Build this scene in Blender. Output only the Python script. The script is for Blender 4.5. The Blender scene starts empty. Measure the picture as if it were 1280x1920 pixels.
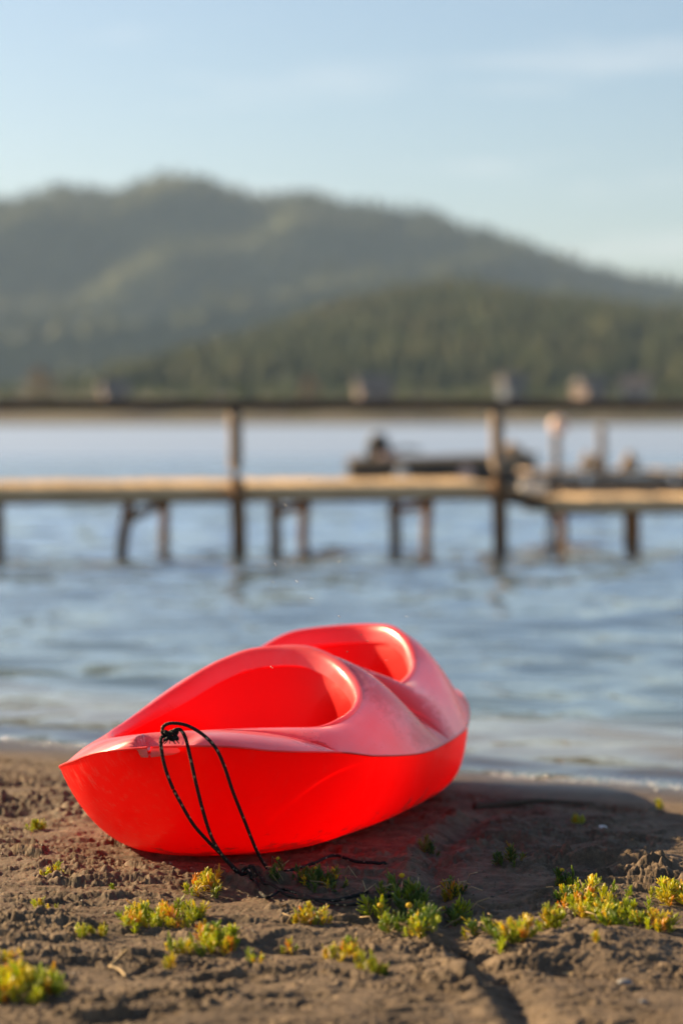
import bpy, bmesh, math, random
import numpy as np
from mathutils import Vector, Matrix

R = math.radians
random.seed(7)
RNG = np.random.default_rng(11)
scene = bpy.context.scene
COL = scene.collection

# ------------------------------------------------------------------ camera, sky, sun, exposure
PITCH = -2.211            # degrees below the horizontal
FPX = 85.0 / 36.0 * 1920  # focal length in photo pixels
cam_d = bpy.data.cameras.new('camera')
cam = bpy.data.objects.new('camera', cam_d)
COL.objects.link(cam)
cam.location = (0, 0, 1.0)
cam.rotation_euler = (R(90 + PITCH), 0, 0)
cam_d.lens = 85
cam_d.sensor_width = 36
cam_d.clip_start = 0.1
cam_d.clip_end = 20000
cam_d.dof.use_dof = True
cam_d.dof.focus_distance = 5.15
cam_d.dof.aperture_fstop = 1.9
scene.camera = cam

SUN_AZ, SUN_EL = -57.0, 23.5     # azimuth from the view direction (negative: to the left)
world = bpy.data.worlds.new('World')
scene.world = world
world.use_nodes = True
wn, wl = world.node_tree.nodes, world.node_tree.links
wn.clear()
w_out = wn.new('ShaderNodeOutputWorld')
w_bg = wn.new('ShaderNodeBackground')
w_sky = wn.new('ShaderNodeTexSky')
w_sky.sky_type = 'NISHITA'
w_sky.sun_disc = False
w_sky.sun_elevation = R(SUN_EL)
w_sky.sun_rotation = R(SUN_AZ)
w_sky.air_density = 1.0
w_sky.dust_density = 1.3
w_sky.ozone_density = 2.3
w_bg.inputs['Strength'].default_value = 0.049
# thin streaks of cirrus all round the sky
w_geo = wn.new('ShaderNodeTexCoord')
w_map = wn.new('ShaderNodeMapping')
w_map.inputs['Scale'].default_value = (3.0, 3.0, 26.0)
w_map.inputs['Rotation'].default_value = (R(2), R(-3), 0)
w_noise = wn.new('ShaderNodeTexNoise')
w_noise.inputs['Scale'].default_value = 1.7
w_noise.inputs['Detail'].default_value = 6
w_noise.inputs['Roughness'].default_value = 0.55
w_ramp = wn.new('ShaderNodeValToRGB')
w_ramp.color_ramp.elements[0].position = 0.56
w_ramp.color_ramp.elements[0].color = (0, 0, 0, 1)
w_ramp.color_ramp.elements[1].position = 0.80
w_ramp.color_ramp.elements[1].color = (0.5, 0.5, 0.5, 1)
w_mix = wn.new('ShaderNodeMixRGB')
w_mix.inputs[2].default_value = (8.2, 8.0, 7.8, 1)
wl.new(w_geo.outputs['Generated'], w_map.inputs['Vector'])
wl.new(w_map.outputs['Vector'], w_noise.inputs['Vector'])
wl.new(w_noise.outputs['Fac'], w_ramp.inputs['Fac'])
wl.new(w_ramp.outputs['Color'], w_mix.inputs[0])
wl.new(w_sky.outputs['Color'], w_mix.inputs[1])
wl.new(w_mix.outputs['Color'], w_bg.inputs['Color'])
wl.new(w_bg.outputs['Background'], w_out.inputs['Surface'])

sun_d = bpy.data.lights.new('sun', 'SUN')
sun_d.energy = 5.0
sun_d.angle = R(0.5)
sun_d.color = (1.0, 0.74, 0.43)
sun = bpy.data.objects.new('sun', sun_d)
COL.objects.link(sun)
sdir = Vector((math.sin(R(SUN_AZ)) * math.cos(R(SUN_EL)), math.cos(R(SUN_AZ)) * math.cos(R(SUN_EL)), math.sin(R(SUN_EL))))
sun.rotation_euler = sdir.to_track_quat('Z', 'Y').to_euler()

scene.view_settings.view_transform = 'Standard'
scene.view_settings.look = 'None'
scene.view_settings.exposure = 1.45
scene.view_settings.gamma = 1.0
scene.view_settings.use_curve_mapping = False
scene.render.engine = 'CYCLES'
scene.cycles.use_denoising = True
scene.cycles.max_bounces = 20
scene.cycles.diffuse_bounces = 14
scene.cycles.transmission_bounces = 8
scene.cycles.volume_bounces = 1
scene.cycles.sample_clamp_indirect = 8


# ------------------------------------------------------------------ helpers
def px(x, y, d):
    """The place seen at photo pixel (x, y) at forward distance d."""
    a = R(PITCH)
    vx, vy, vz = (x - 640) / FPX, 1.0, -(y - 960) / FPX
    wy = vy * math.cos(a) - vz * math.sin(a)
    wz = vy * math.sin(a) + vz * math.cos(a)
    return Vector((vx / wy * d, d, 1.0 + wz / wy * d))


def gpx(x, y, z=0.0):
    """The place seen at photo pixel (x, y) on the level z."""
    p = px(x, y, 1.0)
    d = (z - 1.0) / (p.z - 1.0)
    return Vector((p.x * d, d, z))


def tag(o, label=None, cat=None, group=None, kind=None):
    if label: o['label'] = label
    if cat: o['category'] = cat
    if group: o['group'] = group
    if kind: o['kind'] = kind
    return o


def empty(name, loc=(0, 0, 0), rot=(0, 0, 0)):
    o = bpy.data.objects.new(name, None)
    o.empty_display_size = 0.1
    COL.objects.link(o)
    o.location = loc
    o.rotation_euler = rot
    return o


def link(name, me, mat=None, parent=None, loc=None, rot=None, scale=None):
    o = bpy.data.objects.new(name, me)
    COL.objects.link(o)
    if mat is not None and not me.materials:
        me.materials.append(mat)
    if parent is not None: o.parent = parent
    if loc is not None: o.location = loc
    if rot is not None: o.rotation_euler = rot
    if scale is not None: o.scale = scale
    return o


def mesh_of(name, verts, faces, smooth=True):
    me = bpy.data.meshes.new(name)
    me.from_pydata([tuple(v) for v in verts], [], faces)
    me.update()
    if smooth:
        me.polygons.foreach_set('use_smooth', [True] * len(me.polygons))
    return me


def grid_mesh(name, X, Y, Z, smooth=True):
    n, m = X.shape
    v = np.stack([X, Y, Z], -1).reshape(-1, 3).astype(np.float32)
    idx = np.arange(n * m).reshape(n, m)
    q = np.stack([idx[:-1, :-1], idx[:-1, 1:], idx[1:, 1:], idx[1:, :-1]], -1).reshape(-1, 4).astype(np.int32)
    me = bpy.data.meshes.new(name)
    me.vertices.add(len(v)); me.vertices.foreach_set('co', v.ravel())
    me.loops.add(q.size); me.loops.foreach_set('vertex_index', q.ravel())
    me.polygons.add(len(q))
    me.polygons.foreach_set('loop_start', np.arange(len(q), dtype=np.int32) * 4)
    me.polygons.foreach_set('use_smooth', np.full(len(q), smooth))
    me.update(calc_edges=True)
    return me


def bm_obj(name, bm, mat, parent=None, smooth=False, **k):
    me = bpy.data.meshes.new(name)
    bm.to_mesh(me); bm.free()
    if smooth: me.polygons.foreach_set('use_smooth', [True] * len(me.polygons))
    return link(name, me, mat, parent, **k)


def box_bm(sx, sy, sz, bevel=0.0, bm=None, M=None):
    bm2 = bmesh.new()
    bmesh.ops.create_cube(bm2, size=1, matrix=Matrix.Diagonal((sx, sy, sz, 1)))
    if bevel:
        bmesh.ops.bevel(bm2, geom=bm2.edges[:], offset=bevel, segments=1, affect='EDGES')
    if M is not None: bm2.transform(M)
    if bm is None: return bm2
    tmp = bpy.data.meshes.new('tmp'); bm2.to_mesh(tmp); bm2.free()
    bm.from_mesh(tmp); bpy.data.meshes.remove(tmp)
    return bm


def catmull(pts, n=8):
    P = [Vector(p) for p in pts]
    P = [P[0] * 2 - P[1]] + P + [P[-1] * 2 - P[-2]]
    out = []
    for i in range(1, len(P) - 2):
        for k in range(n):
            t = k / n
            a, b, c, d = P[i - 1], P[i], P[i + 1], P[i + 2]
            out.append(0.5 * ((2 * b) + (c - a) * t + (2 * a - 5 * b + 4 * c - d) * t * t + (3 * b - a - 3 * c + d) * t ** 3))
    out.append(P[-2].copy())
    return out


def tube_mesh(name, pts, rad, sides=8, uv=False, taper=None, smooth=True, cap=True, wobble=0.0):
    pts = [Vector(p) for p in pts]
    n = len(pts)
    verts, faces, L = [], [], [0.0]
    for i in range(1, n): L.append(L[-1] + (pts[i] - pts[i - 1]).length)
    up = Vector((0.13, 0.21, 0.97))
    for i, p in enumerate(pts):
        t = (pts[min(i + 1, n - 1)] - pts[max(i - 1, 0)]).normalized()
        a = t.cross(up)
        if a.length < 1e-3: a = t.cross(Vector((1, 0, 0)))
        a.normalize(); b = t.cross(a); up = b if abs(t.dot(up)) > 0.9 else up
        r = rad if taper is None else taper(i / (n - 1)) * rad
        for k in range(sides):
            w = 2 * math.pi * k / sides
            rr = r * (1 + wobble * (random.random() - 0.5))
            verts.append(p + a * math.cos(w) * rr + b * math.sin(w) * rr)
    for i in range(n - 1):
        for k in range(sides):
            k2 = (k + 1) % sides
            faces.append((i * sides + k, i * sides + k2, (i + 1) * sides + k2, (i + 1) * sides + k))
    if cap:
        faces.append(tuple(range(sides))[::-1])
        faces.append(tuple((n - 1) * sides + k for k in range(sides)))
    me = mesh_of(name, verts, faces, smooth)
    if uv:
        ul = me.uv_layers.new(name='UVMap')
        for poly in me.polygons:
            ks = [vi % sides for vi in poly.vertices]
            wrap = max(ks) - min(ks) > sides / 2
            for li, vi in zip(poly.loop_indices, poly.vertices):
                k = vi % sides
                if wrap and k == 0: k = sides
                ul.data[li].uv = (k / sides, L[vi // sides])
    return me


def perm_noise(seed):
    rng = np.random.default_rng(seed)
    g = rng.uniform(0, 2 * np.pi, (256, 256))
    gx, gy = np.cos(g), np.sin(g)

    def f(x, y):
        xi, yi = np.floor(x).astype(int), np.floor(y).astype(int)
        xf, yf = x - xi, y - yi
        u, v = xf ** 3 * (xf * (xf * 6 - 15) + 10), yf ** 3 * (yf * (yf * 6 - 15) + 10)
        def d(i, j):
            a, b = (xi + i) & 255, (yi + j) & 255
            return gx[a, b] * (xf - i) + gy[a, b] * (yf - j)
        return (d(0, 0) * (1 - u) + d(1, 0) * u) * (1 - v) + (d(0, 1) * (1 - u) + d(1, 1) * u) * v
    return f


def fbm(f, x, y, o=4, lac=2.03, gain=0.5):
    s, a = 0, 1.0
    for i in range(o):
        s = s + a * f(x + 17.3 * i, y - 9.1 * i); x = x * lac; y = y * lac; a *= gain
    return s


def sstep(a, b, x):
    t = np.clip((x - a) / (b - a), 0, 1)
    return t * t * (3 - 2 * t)


def pchip(xs, ys):
    xs, ys = np.array(xs, float), np.array(ys, float)
    h = np.diff(xs); dl = np.diff(ys) / h
    m = np.zeros(len(xs)); m[0], m[-1] = dl[0], dl[-1]
    for i in range(1, len(xs) - 1):
        if dl[i - 1] * dl[i] > 0:
            w1, w2 = 2 * h[i] + h[i - 1], h[i] + 2 * h[i - 1]
            m[i] = (w1 + w2) / (w1 / dl[i - 1] + w2 / dl[i])
    def f(x):
        x = np.clip(np.asarray(x, float), xs[0], xs[-1])
        i = np.clip(np.searchsorted(xs, x) - 1, 0, len(xs) - 2)
        t = (x - xs[i]) / h[i]
        return ((1 + 2 * t) * (1 - t) ** 2 * ys[i] + t * (1 - t) ** 2 * h[i] * m[i]
                + t * t * (3 - 2 * t) * ys[i + 1] + t * t * (t - 1) * h[i] * m[i + 1])
    return f


# ------------------------------------------------------------------ materials
def new_mat(name):
    m = bpy.data.materials.new(name)
    m.use_nodes = True
    nt = m.node_tree
    nt.nodes.clear()
    out = nt.nodes.new('ShaderNodeOutputMaterial')
    return m, nt.nodes, nt.links, out


def N(nodes, typ, ins=None, **props):
    n = nodes.new(typ)
    for k, v in props.items(): setattr(n, k, v)
    for k, v in (ins or {}).items(): n.inputs[k].default_value = v
    return n


def ramp(nodes, stops):
    r = nodes.new('ShaderNodeValToRGB')
    e = r.color_ramp.elements
    e[0].position, e[0].color = stops[0][0], (*stops[0][1], 1)
    e[1].position, e[1].color = stops[-1][0], (*stops[-1][1], 1)
    for p, c in stops[1:-1]:
        x = e.new(p); x.color = (*c, 1)
    return r


def noisy_mat(name, stops, scale=5, detail=6, rough=0.7, bump=0.0, bump_scale=None, stretch=(1, 1, 1), spec=0.3,
              coords='Object', per_object=0.0, distort=0.0, transl=None):
    m, n, l, out = new_mat(name)
    tc = N(n, 'ShaderNodeTexCoord')
    mp = N(n, 'ShaderNodeMapping', {'Scale': stretch})
    l.new(tc.outputs[coords], mp.inputs['Vector'])
    vec = mp.outputs['Vector']
    if per_object:
        oi = N(n, 'ShaderNodeObjectInfo')
        ad = N(n, 'ShaderNodeVectorMath', operation='MULTIPLY_ADD')
        ad.inputs[1].default_value = (37, 19, 53)
        l.new(oi.outputs['Random'], ad.inputs[0]); l.new(vec, ad.inputs[2])
        vec = ad.outputs[0]
    no = N(n, 'ShaderNodeTexNoise', {'Scale': scale, 'Detail': detail, 'Roughness': 0.6, 'Distortion': distort})
    l.new(vec, no.inputs['Vector'])
    rp = ramp(n, stops)
    l.new(no.outputs['Fac'], rp.inputs['Fac'])
    col = rp.outputs['Color']
    if per_object:
        hs = N(n, 'ShaderNodeHueSaturation')
        mr = N(n, 'ShaderNodeMapRange', {'To Min': 1 - per_object, 'To Max': 1 + per_object})
        l.new(oi.outputs['Random'], mr.inputs['Value'])
        l.new(mr.outputs[0], hs.inputs['Value']); l.new(col, hs.inputs['Color'])
        col = hs.outputs['Color']
    p = N(n, 'ShaderNodeBsdfPrincipled', {'Roughness': rough, 'Specular IOR Level': spec})
    l.new(col, p.inputs['Base Color'])
    if bump:
        b = N(n, 'ShaderNodeBump', {'Strength': bump, 'Distance': 0.01})
        if bump_scale:
            no2 = N(n, 'ShaderNodeTexNoise', {'Scale': bump_scale, 'Detail': 4})
            l.new(vec, no2.inputs['Vector']); l.new(no2.outputs['Fac'], b.inputs['Height'])
        else:
            l.new(no.outputs['Fac'], b.inputs['Height'])
        l.new(b.outputs[0], p.inputs['Normal'])
    if transl:
        t = N(n, 'ShaderNodeBsdfTranslucent')
        l.new(col, t.inputs['Color'])
        mx = N(n, 'ShaderNodeMixShader', {0: transl})
        l.new(p.outputs[0], mx.inputs[1]); l.new(t.outputs[0], mx.inputs[2])
        l.new(mx.outputs[0], out.inputs['Surface'])
    else:
        l.new(p.outputs[0], out.inputs['Surface'])
    return m


# ------------------------------------------------------------------ the beach
WATER = -0.12
n1, n2, n3, n4, n5 = (perm_noise(s) for s in (1, 2, 3, 4, 5))


def shore_y(x):
    return 7.78 - 0.53 * x + 0.05 * np.sin(x * 2.3 + 0.6) + 0.02 * np.sin(x * 7.1)


def beach_base(x, y):
    dist = (y - shore_y(x)) / 1.13
    z = WATER - 0.066 * dist
    z = np.where(dist < -1.6, WATER + 0.1056 + 0.03 * (1 - np.exp((dist + 1.6) / 0.9)) * 1.0, z)
    deep = -2.2 + 0.05 * np.sin(x * 0.3)
    return np.maximum(z, deep), dist


GR = [gpx(905, 1500), gpx(872, 1545), gpx(835, 1580), gpx(806, 1625), gpx(812, 1700), gpx(850, 1775), gpx(905, 1840), gpx(965, 1910), gpx(1000, 1960)]
groove = pchip([-p.y for p in GR], [p.x for p in GR])


def beach_z(x, y):
    z, dist = beach_base(x, y)
    rough = sstep(-0.45, -0.95, dist + 0.22 * fbm(n4, x * 1.6, y * 1.6, 3))   # rough earth inland, smooth wet band by the water
    patch = sstep(-0.25, 0.35, fbm(n1, x * 2.7 + 11, y * 3.4, 3))             # trodden patches and smoother ones
    big = fbm(n1, x * 2.1 + 3, y * 2.6, 3) * 0.016
    wx = x + 0.05 * fbm(n3, x * 5, y * 5, 2); wy = y + 0.05 * fbm(n4, x * 5, y * 5, 2)
    a = fbm(n2, wx * 4.0, wy * 9.5, 6, gain=0.58)
    crust = sstep(0.02, 0.22, fbm(n5, wx * 6.0 + 9, wy * 13, 6, gain=0.62)) * 0.0095    # low crusts with a ragged edge
    clod = np.maximum(0, fbm(n5, wx * 34, wy * 40, 4, gain=0.6) - 0.22) * 0.016
    pits = -sstep(0.18, 0.40, fbm(n4, wx * 6 + 40, wy * 13, 5, gain=0.6)) * 0.012
    crumb = np.abs(fbm(n3, wx * 38, wy * 44, 4, gain=0.65)) * 0.0034
    fine = fbm(n2, x * 80, y * 88, 4, gain=0.65) * 0.0026 + crumb * patch
    z = z + rough * (big + (a * 0.008 + crust + pits) * (0.35 + 0.85 * patch) + clod * (0.15 + patch) + fine * (0.5 + 0.8 * patch)) \
        + (1 - rough) * (fbm(n3, x * 3, y * 5, 3) * 0.004 + fine * 0.2) * sstep(0.3, -0.05, dist)
    # step of earth where the rough ground ends
    z = z + rough * 0.012
    # drag mark
    gx_ = groove(-y)
    w = np.exp(-((x - gx_ - 0.012) / 0.034) ** 2) * sstep(6.45, 6.1, y)
    lipw = np.exp(-((x - gx_ + 0.05) / 0.022) ** 2) * sstep(6.3, 6.0, y)
    z = z - w * 0.022 + lipw * 0.012 * (0.6 + 1.2 * fbm(n1, x * 12, y * 12, 2))
    z = z * (1) + 0
    # mounds: clods right of the shadow, dirt in front of and left of the boat, near hump bottom right
    for (qx, qy, rx, ry, h, lump) in MOUNDS:
        g = np.exp(-(((x - qx) / rx) ** 2 + ((y - qy) / ry) ** 2))
        z = z + g * h * (1 + lump * np.clip(fbm(n5, x * 19 + qx, y * 24, 3), -0.45, 0.45) * 1.5)
    # bed under the kayak
    return z


def mound(x, y, wpx, dep, h, lump=0.6):
    p = gpx(x, y)
    MOUNDS.append((p.x, p.y, wpx / FPX * p.y, dep, h, lump))


MOUNDS = []
mound(1090, 1622, 120, 0.10, 0.022, 1.4)
mound(1240, 1640, 70, 0.09, 0.022, 1.2)
mound(1150, 1588, 40, 0.05, 0.018, 0.3)
mound(1130, 1800, 120, 0.16, 0.028, 0.5)
mound(460, 1672, 130, 0.06, 0.024, 1.2)
mound(165, 1530, 70, 0.14, 0.030, 0.9)
mound(30, 1515, 90, 0.13, -0.035, 0.4)
mound(200, 1500, 60, 0.22, -0.02, 0.2)
mound(700, 1715, 120, 0.07, 0.016, 0.9)
mound(560, 1790, 70, 0.05, -0.020, 0.6)
mound(1060, 1840, 60, 0.05, -0.022, 0.8)
mound(930, 1580, 90, 0.05, -0.016, 0.8)

uu = np.concatenate([np.linspace(-0.85, -0.175, 130)[:-1], np.linspace(-0.175, 0.175, 600), np.linspace(0.175, 0.85, 130)[1:]])
inv = np.linspace(1 / 3.35, 1 / 11.5, 700)
DD = 1 / inv
XX = uu[None, :] * DD[:, None]
YY = np.repeat(DD[:, None], len(uu), 1)
ZZ = beach_z(XX, YY)


def sand_material():
    m, n, l, out = new_mat('dark_beach_sand')
    geo = N(n, 'ShaderNodeNewGeometry')
    sep = N(n, 'ShaderNodeSeparateXYZ')
    l.new(geo.outputs['Position'], sep.inputs[0])
    big = N(n, 'ShaderNodeTexNoise', {'Scale': 3.0, 'Detail': 5, 'Roughness': 0.6})
    mid = N(n, 'ShaderNodeTexNoise', {'Scale': 28, 'Detail': 7, 'Roughness': 0.65})
    grain = N(n, 'ShaderNodeTexNoise', {'Scale': 420, 'Detail': 3, 'Roughness': 0.7})
    for t in (big, mid, grain): l.new(geo.outputs['Position'], t.inputs['Vector'])
    r1 = ramp(n, [(0.25, (0.064, 0.046, 0.029)), (0.5, (0.142, 0.101, 0.063)), (0.75, (0.240, 0.172, 0.106))])
    l.new(mid.outputs['Fac'], r1.inputs['Fac'])
    r2 = ramp(n, [(0.3, (0.68, 0.66, 0.66)), (0.7, (1.12, 1.12, 1.12))])
    l.new(big.outputs['Fac'], r2.inputs['Fac'])
    mul = N(n, 'ShaderNodeMixRGB', {0: 1.0}, blend_type='MULTIPLY')
    l.new(r1.outputs[0], mul.inputs[1]); l.new(r2.outputs[0], mul.inputs[2])
    r3 = ramp(n, [(0.25, (0.55, 0.55, 0.55)), (0.5, (1, 1, 1)), (0.75, (1.5, 1.45, 1.4))])
    l.new(grain.outputs['Fac'], r3.inputs['Fac'])
    mul2 = N(n, 'ShaderNodeMixRGB', {0: 0.85}, blend_type='MULTIPLY')
    l.new(mul.outputs[0], mul2.inputs[1]); l.new(r3.outputs[0], mul2.inputs[2])
    # wet sand close to the water level
    wet = N(n, 'ShaderNodeMapRange', {'From Min': WATER + 0.006, 'From Max': WATER + 0.034, 'To Min': 1.0, 'To Max': 0.0})
    l.new(sep.outputs['Z'], wet.inputs['Value'])
    dk = N(n, 'ShaderNodeMixRGB', {2: (0.075, 0.058, 0.045, 1)})
    wf = N(n, 'ShaderNodeMath', {1: 0.75}, operation='MULTIPLY')
    l.new(wet.outputs[0], wf.inputs[0]); l.new(wf.outputs[0], dk.inputs[0]); l.new(mul2.outputs[0], dk.inputs[1])
    p = N(n, 'ShaderNodeBsdfPrincipled', {'Specular IOR Level': 0.28})
    l.new(dk.outputs[0], p.inputs['Base Color'])
    ro = N(n, 'ShaderNodeMapRange', {'To Min': 0.82, 'To Max': 0.30})
    l.new(wet.outputs[0], ro.inputs['Value']); l.new(ro.outputs[0], p.inputs['Roughness'])
    b1 = N(n, 'ShaderNodeBump', {'Strength': 0.55, 'Distance': 0.004})
    l.new(grain.outputs['Fac'], b1.inputs['Height'])
    b2 = N(n, 'ShaderNodeBump', {'Strength': 0.5, 'Distance': 0.012})
    l.new(mid.outputs['Fac'], b2.inputs['Height']); l.new(b1.outputs[0], b2.inputs['Normal'])
    l.new(b2.outputs[0], p.inputs['Normal'])
    l.new(p.outputs[0], out.inputs['Surface'])
    return m


SAND = sand_material()
beach = link('beach', grid_mesh('beach', XX, YY, ZZ), SAND)
tag(beach, 'dark brown sandy beach, rough earth in front and smooth at the waterline', None, kind='structure')

# the wide ground sheet around and under it, running down to the lake bed and up again at the far shore
gx = np.unique(np.concatenate([-np.geomspace(1.2, 6000, 34)[::-1], np.linspace(-1.2, 1.2, 25), np.geomspace(1.2, 6000, 34)]))
gy = np.unique(np.concatenate([np.linspace(-60, 2, 20), np.linspace(2, 14, 70), np.geomspace(14, 400, 30), np.linspace(402, 470, 14), np.geomspace(480, 6500, 20)]))
GX, GY = np.meshgrid(gx, gy)
GZ, _d = beach_base(GX, np.minimum(GY, 300))
GZ = np.where(GY > 300, -2.2, GZ)
FAR_SHORE = 424
fs = FAR_SHORE + 10 * np.sin(GX * 0.013) + 6 * np.sin(GX * 0.041 + 1)
GZ = np.where(GY > 380, np.maximum(-2.2, WATER + (GY - fs) * 0.06), GZ)
GZ = np.minimum(GZ, 6.0)
inside = (np.abs(GX) < 0.84 * GY) & (GY > 3.4) & (GY < 11.3)
GZ = GZ - 0.10 * inside
ground = link('ground', grid_mesh('ground', GX, GY, GZ), SAND)
tag(ground, kind='structure')


BANK = noisy_mat('grassy_bank', [(0.3, (0.065, 0.052, 0.038)), (0.5, (0.10, 0.085, 0.056)), (0.68, (0.135, 0.125, 0.062))], scale=0.09, detail=6, rough=0.95, spec=0.1)
bx = np.linspace(-420, 420, 160); by = np.linspace(408, 560, 30)
BX, BY = np.meshgrid(bx, by)
bs = FAR_SHORE + 10 * np.sin(BX * 0.013) + 6 * np.sin(BX * 0.041 + 1)
BZ = np.clip(WATER + 0.15 + (BY - bs) * 0.07, -1.5, 6.2) + 0.25 * fbm(n1, BX * 0.1, BY * 0.1, 3)
tag(link('far_shore', grid_mesh('far_shore', BX, BY, BZ), BANK), 'low grassy bank on the far side of the lake', kind='structure')


# ------------------------------------------------------------------ the lake
def water_material():
    m, n, l, out = new_mat('lake_water')
    geo = N(n, 'ShaderNodeNewGeometry')
    mp = N(n, 'ShaderNodeMapping', {'Scale': (0.55, 1.0, 1.0), 'Rotation': (0, 0, R(-12))})
    l.new(geo.outputs['Position'], mp.inputs['Vector'])
    acc = None
    sp0 = N(n, 'ShaderNodeSeparateXYZ'); l.new(geo.outputs['Position'], sp0.inputs[0])
    # the open lake is rougher than the sheltered water by the beach
    rise = N(n, 'ShaderNodeMapRange', {'From Min': 10, 'From Max': 55, 'To Min': 1.0, 'To Max': 1.8}); l.new(sp0.outputs['Y'], rise.inputs['Value'])
    for sc_, k_ in ((0.9, 0.20), (3.2, 0.26), (11.0, 0.16)):
        t_ = N(n, 'ShaderNodeTexNoise', {'Scale': sc_, 'Detail': 2, 'Roughness': 0.5, 'Distortion': 0.3})
        l.new(mp.outputs[0], t_.inputs['Vector'])
        sb = N(n, 'ShaderNodeVectorMath', operation='SUBTRACT'); sb.inputs[1].default_value = (0.5, 0.5, 0.5)
        l.new(t_.outputs['Color'], sb.inputs[0])
        ml = N(n, 'ShaderNodeVectorMath', operation='MULTIPLY'); ml.inputs[1].default_value = (k_ * 0.6, k_, 0)
        l.new(sb.outputs[0], ml.inputs[0])
        gr = N(n, 'ShaderNodeVectorMath', operation='SCALE')
        l.new(ml.outputs[0], gr.inputs[0]); l.new(rise.outputs[0], gr.inputs['Scale'])
        ad = N(n, 'ShaderNodeVectorMath', operation='ADD')
        l.new(gr.outputs[0], ad.inputs[0]); l.new(acc.outputs[0] if acc else geo.outputs['Normal'], ad.inputs[1])
        acc = ad
    b2 = N(n, 'ShaderNodeVectorMath', operation='NORMALIZE'); l.new(acc.outputs[0], b2.inputs[0])
    sp = N(n, 'ShaderNodeSeparateXYZ')
    l.new(geo.outputs['Position'], sp.inputs[0])
    # distance from the shoreline: clear over the sand, turbid blue green farther out
    sx = N(n, 'ShaderNodeMath', {1: 0.53}, operation='MULTIPLY_ADD')
    l.new(sp.outputs['X'], sx.inputs[0]); l.new(sp.outputs['Y'], sx.inputs[2])
    tr = N(n, 'ShaderNodeMapRange', {'From Min': 8.0, 'From Max': 9.6, 'To Min': 1.0, 'To Max': 0.0})
    l.new(sx.outputs[0], tr.inputs['Value'])
    cl = N(n, 'ShaderNodeMixRGB', {1: (0.12, 0.185, 0.235, 1), 2: (0.70, 0.66, 0.52, 1)})
    l.new(tr.outputs[0], cl.inputs[0])
    p = N(n, 'ShaderNodeBsdfPrincipled', {'IOR': 1.50})
    l.new(cl.outputs[0], p.inputs['Base Color']); l.new(tr.outputs[0], p.inputs['Transmission Weight'])
    # ripples too far off to tell apart act as roughness
    mr = N(n, 'ShaderNodeMapRange', {'From Min': 14, 'From Max': 90, 'To Min': 0.04, 'To Max': 0.36})
    l.new(sp.outputs['Y'], mr.inputs['Value']); l.new(mr.outputs[0], p.inputs['Roughness'])
    l.new(b2.outputs[0], p.inputs['Normal'])
    g = N(n, 'ShaderNodeBsdfAnisotropic', {'Color': (0.93, 0.96, 1.0, 1)}, distribution='MULTI_GGX')
    l.new(mr.outputs[0], g.inputs['Roughness']); l.new(b2.outputs[0], g.inputs['Normal'])
    gf = N(n, 'ShaderNodeMapRange', {'From Min': 8.2, 'From Max': 24.0, 'To Min': 0.0, 'To Max': 0.66})
    l.new(sx.outputs[0], gf.inputs['Value'])
    mx = N(n, 'ShaderNodeMixShader'); l.new(gf.outputs[0], mx.inputs[0])
    l.new(p.outputs[0], mx.inputs[1]); l.new(g.outputs[0], mx.inputs[2])
    l.new(mx.outputs[0], out.inputs['Surface'])
    return m


def waves(x, y):
    z = 0
    rng = np.random.default_rng(5)
    wx = x + 0.35 * fbm(n1, x * 0.7, y * 0.7, 2)
    wy = y + 0.45 * fbm(n2, x * 0.6, y * 0.6, 2)
    for lam, amp, k in ((1.9, 0.0115, 3), (1.05, 0.0115, 4), (0.55, 0.0085, 5), (0.3, 0.0036, 5)):
        for _ in range(k):
            th = R(rng.uniform(-38, 30) + 78)
            ph = rng.uniform(0, 6.28)
            kk = 2 * np.pi / (lam * rng.uniform(0.8, 1.25))
            env = 0.55 + 1.1 * np.abs(fbm(n3, x * 0.45 + ph, y * 0.6, 2))
            z = z + amp * env * np.sin(kk * (wx * math.cos(th) + wy * math.sin(th)) + ph) / math.sqrt(k) * 1.25
    return z


wu = np.linspace(-0.24, 0.24, 420)
wd = 1 / np.linspace(1 / 6.0, 1 / 70.0, 900)
WX = wu[None, :] * wd[:, None]
WY = np.repeat(wd[:, None], len(wu), 1)
WD = (WY - shore_y(WX)) / 1.13
amp = sstep(0.0, 2.0, WD) * 0.9 + 0.1
amp = amp * (1 - sstep(40, 68, WY)) * np.where(np.abs(wu)[None, :] > 0.235, 0, 1)
# low swash ripple along the shore
swash = 0.011 * np.exp(-((WD - 0.32) / 0.10) ** 2) + 0.009 * np.exp(-((WD - 0.85) / 0.16) ** 2)
WZ = WATER + waves(WX, WY) * amp + swash * (0.7 + 1.2 * fbm(n4, WX * 1.3, WY * 0.4, 2))
WZ = np.where((WY > 69.5) , WATER, WZ)
# left, right and far strips share the same water level; built as one mesh around the wavy middle
WATER_M = water_material()
lake_near = grid_mesh('lake', WX, WY, WZ)
bm = bmesh.new(); bm.from_mesh(lake_near)
def quad(*c):
    bm.faces.new([bm.verts.new((a, b, WATER)) for a, b in c]).smooth = True
e0, e1 = 0.24 * 6.0, 0.24 * 70.0
quad((e0, 6.0), (3000, 6.0), (3000, 70), (e1, 70))
quad((-3000, 6.0), (-e0, 6.0), (-e1, 70), (-3000, 70))
quad((-3000, 70), (3000, 70), (3000, 480), (-3000, 480))
quad((e0, 6.0), (e0, -60), (3000, -60), (3000, 6.0))
bm.to_mesh(lake_near); bm.free()
lake = link('lake_water', lake_near, WATER_M)
tag(lake, 'calm blue lake with small ripples', None, kind='structure')

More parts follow.
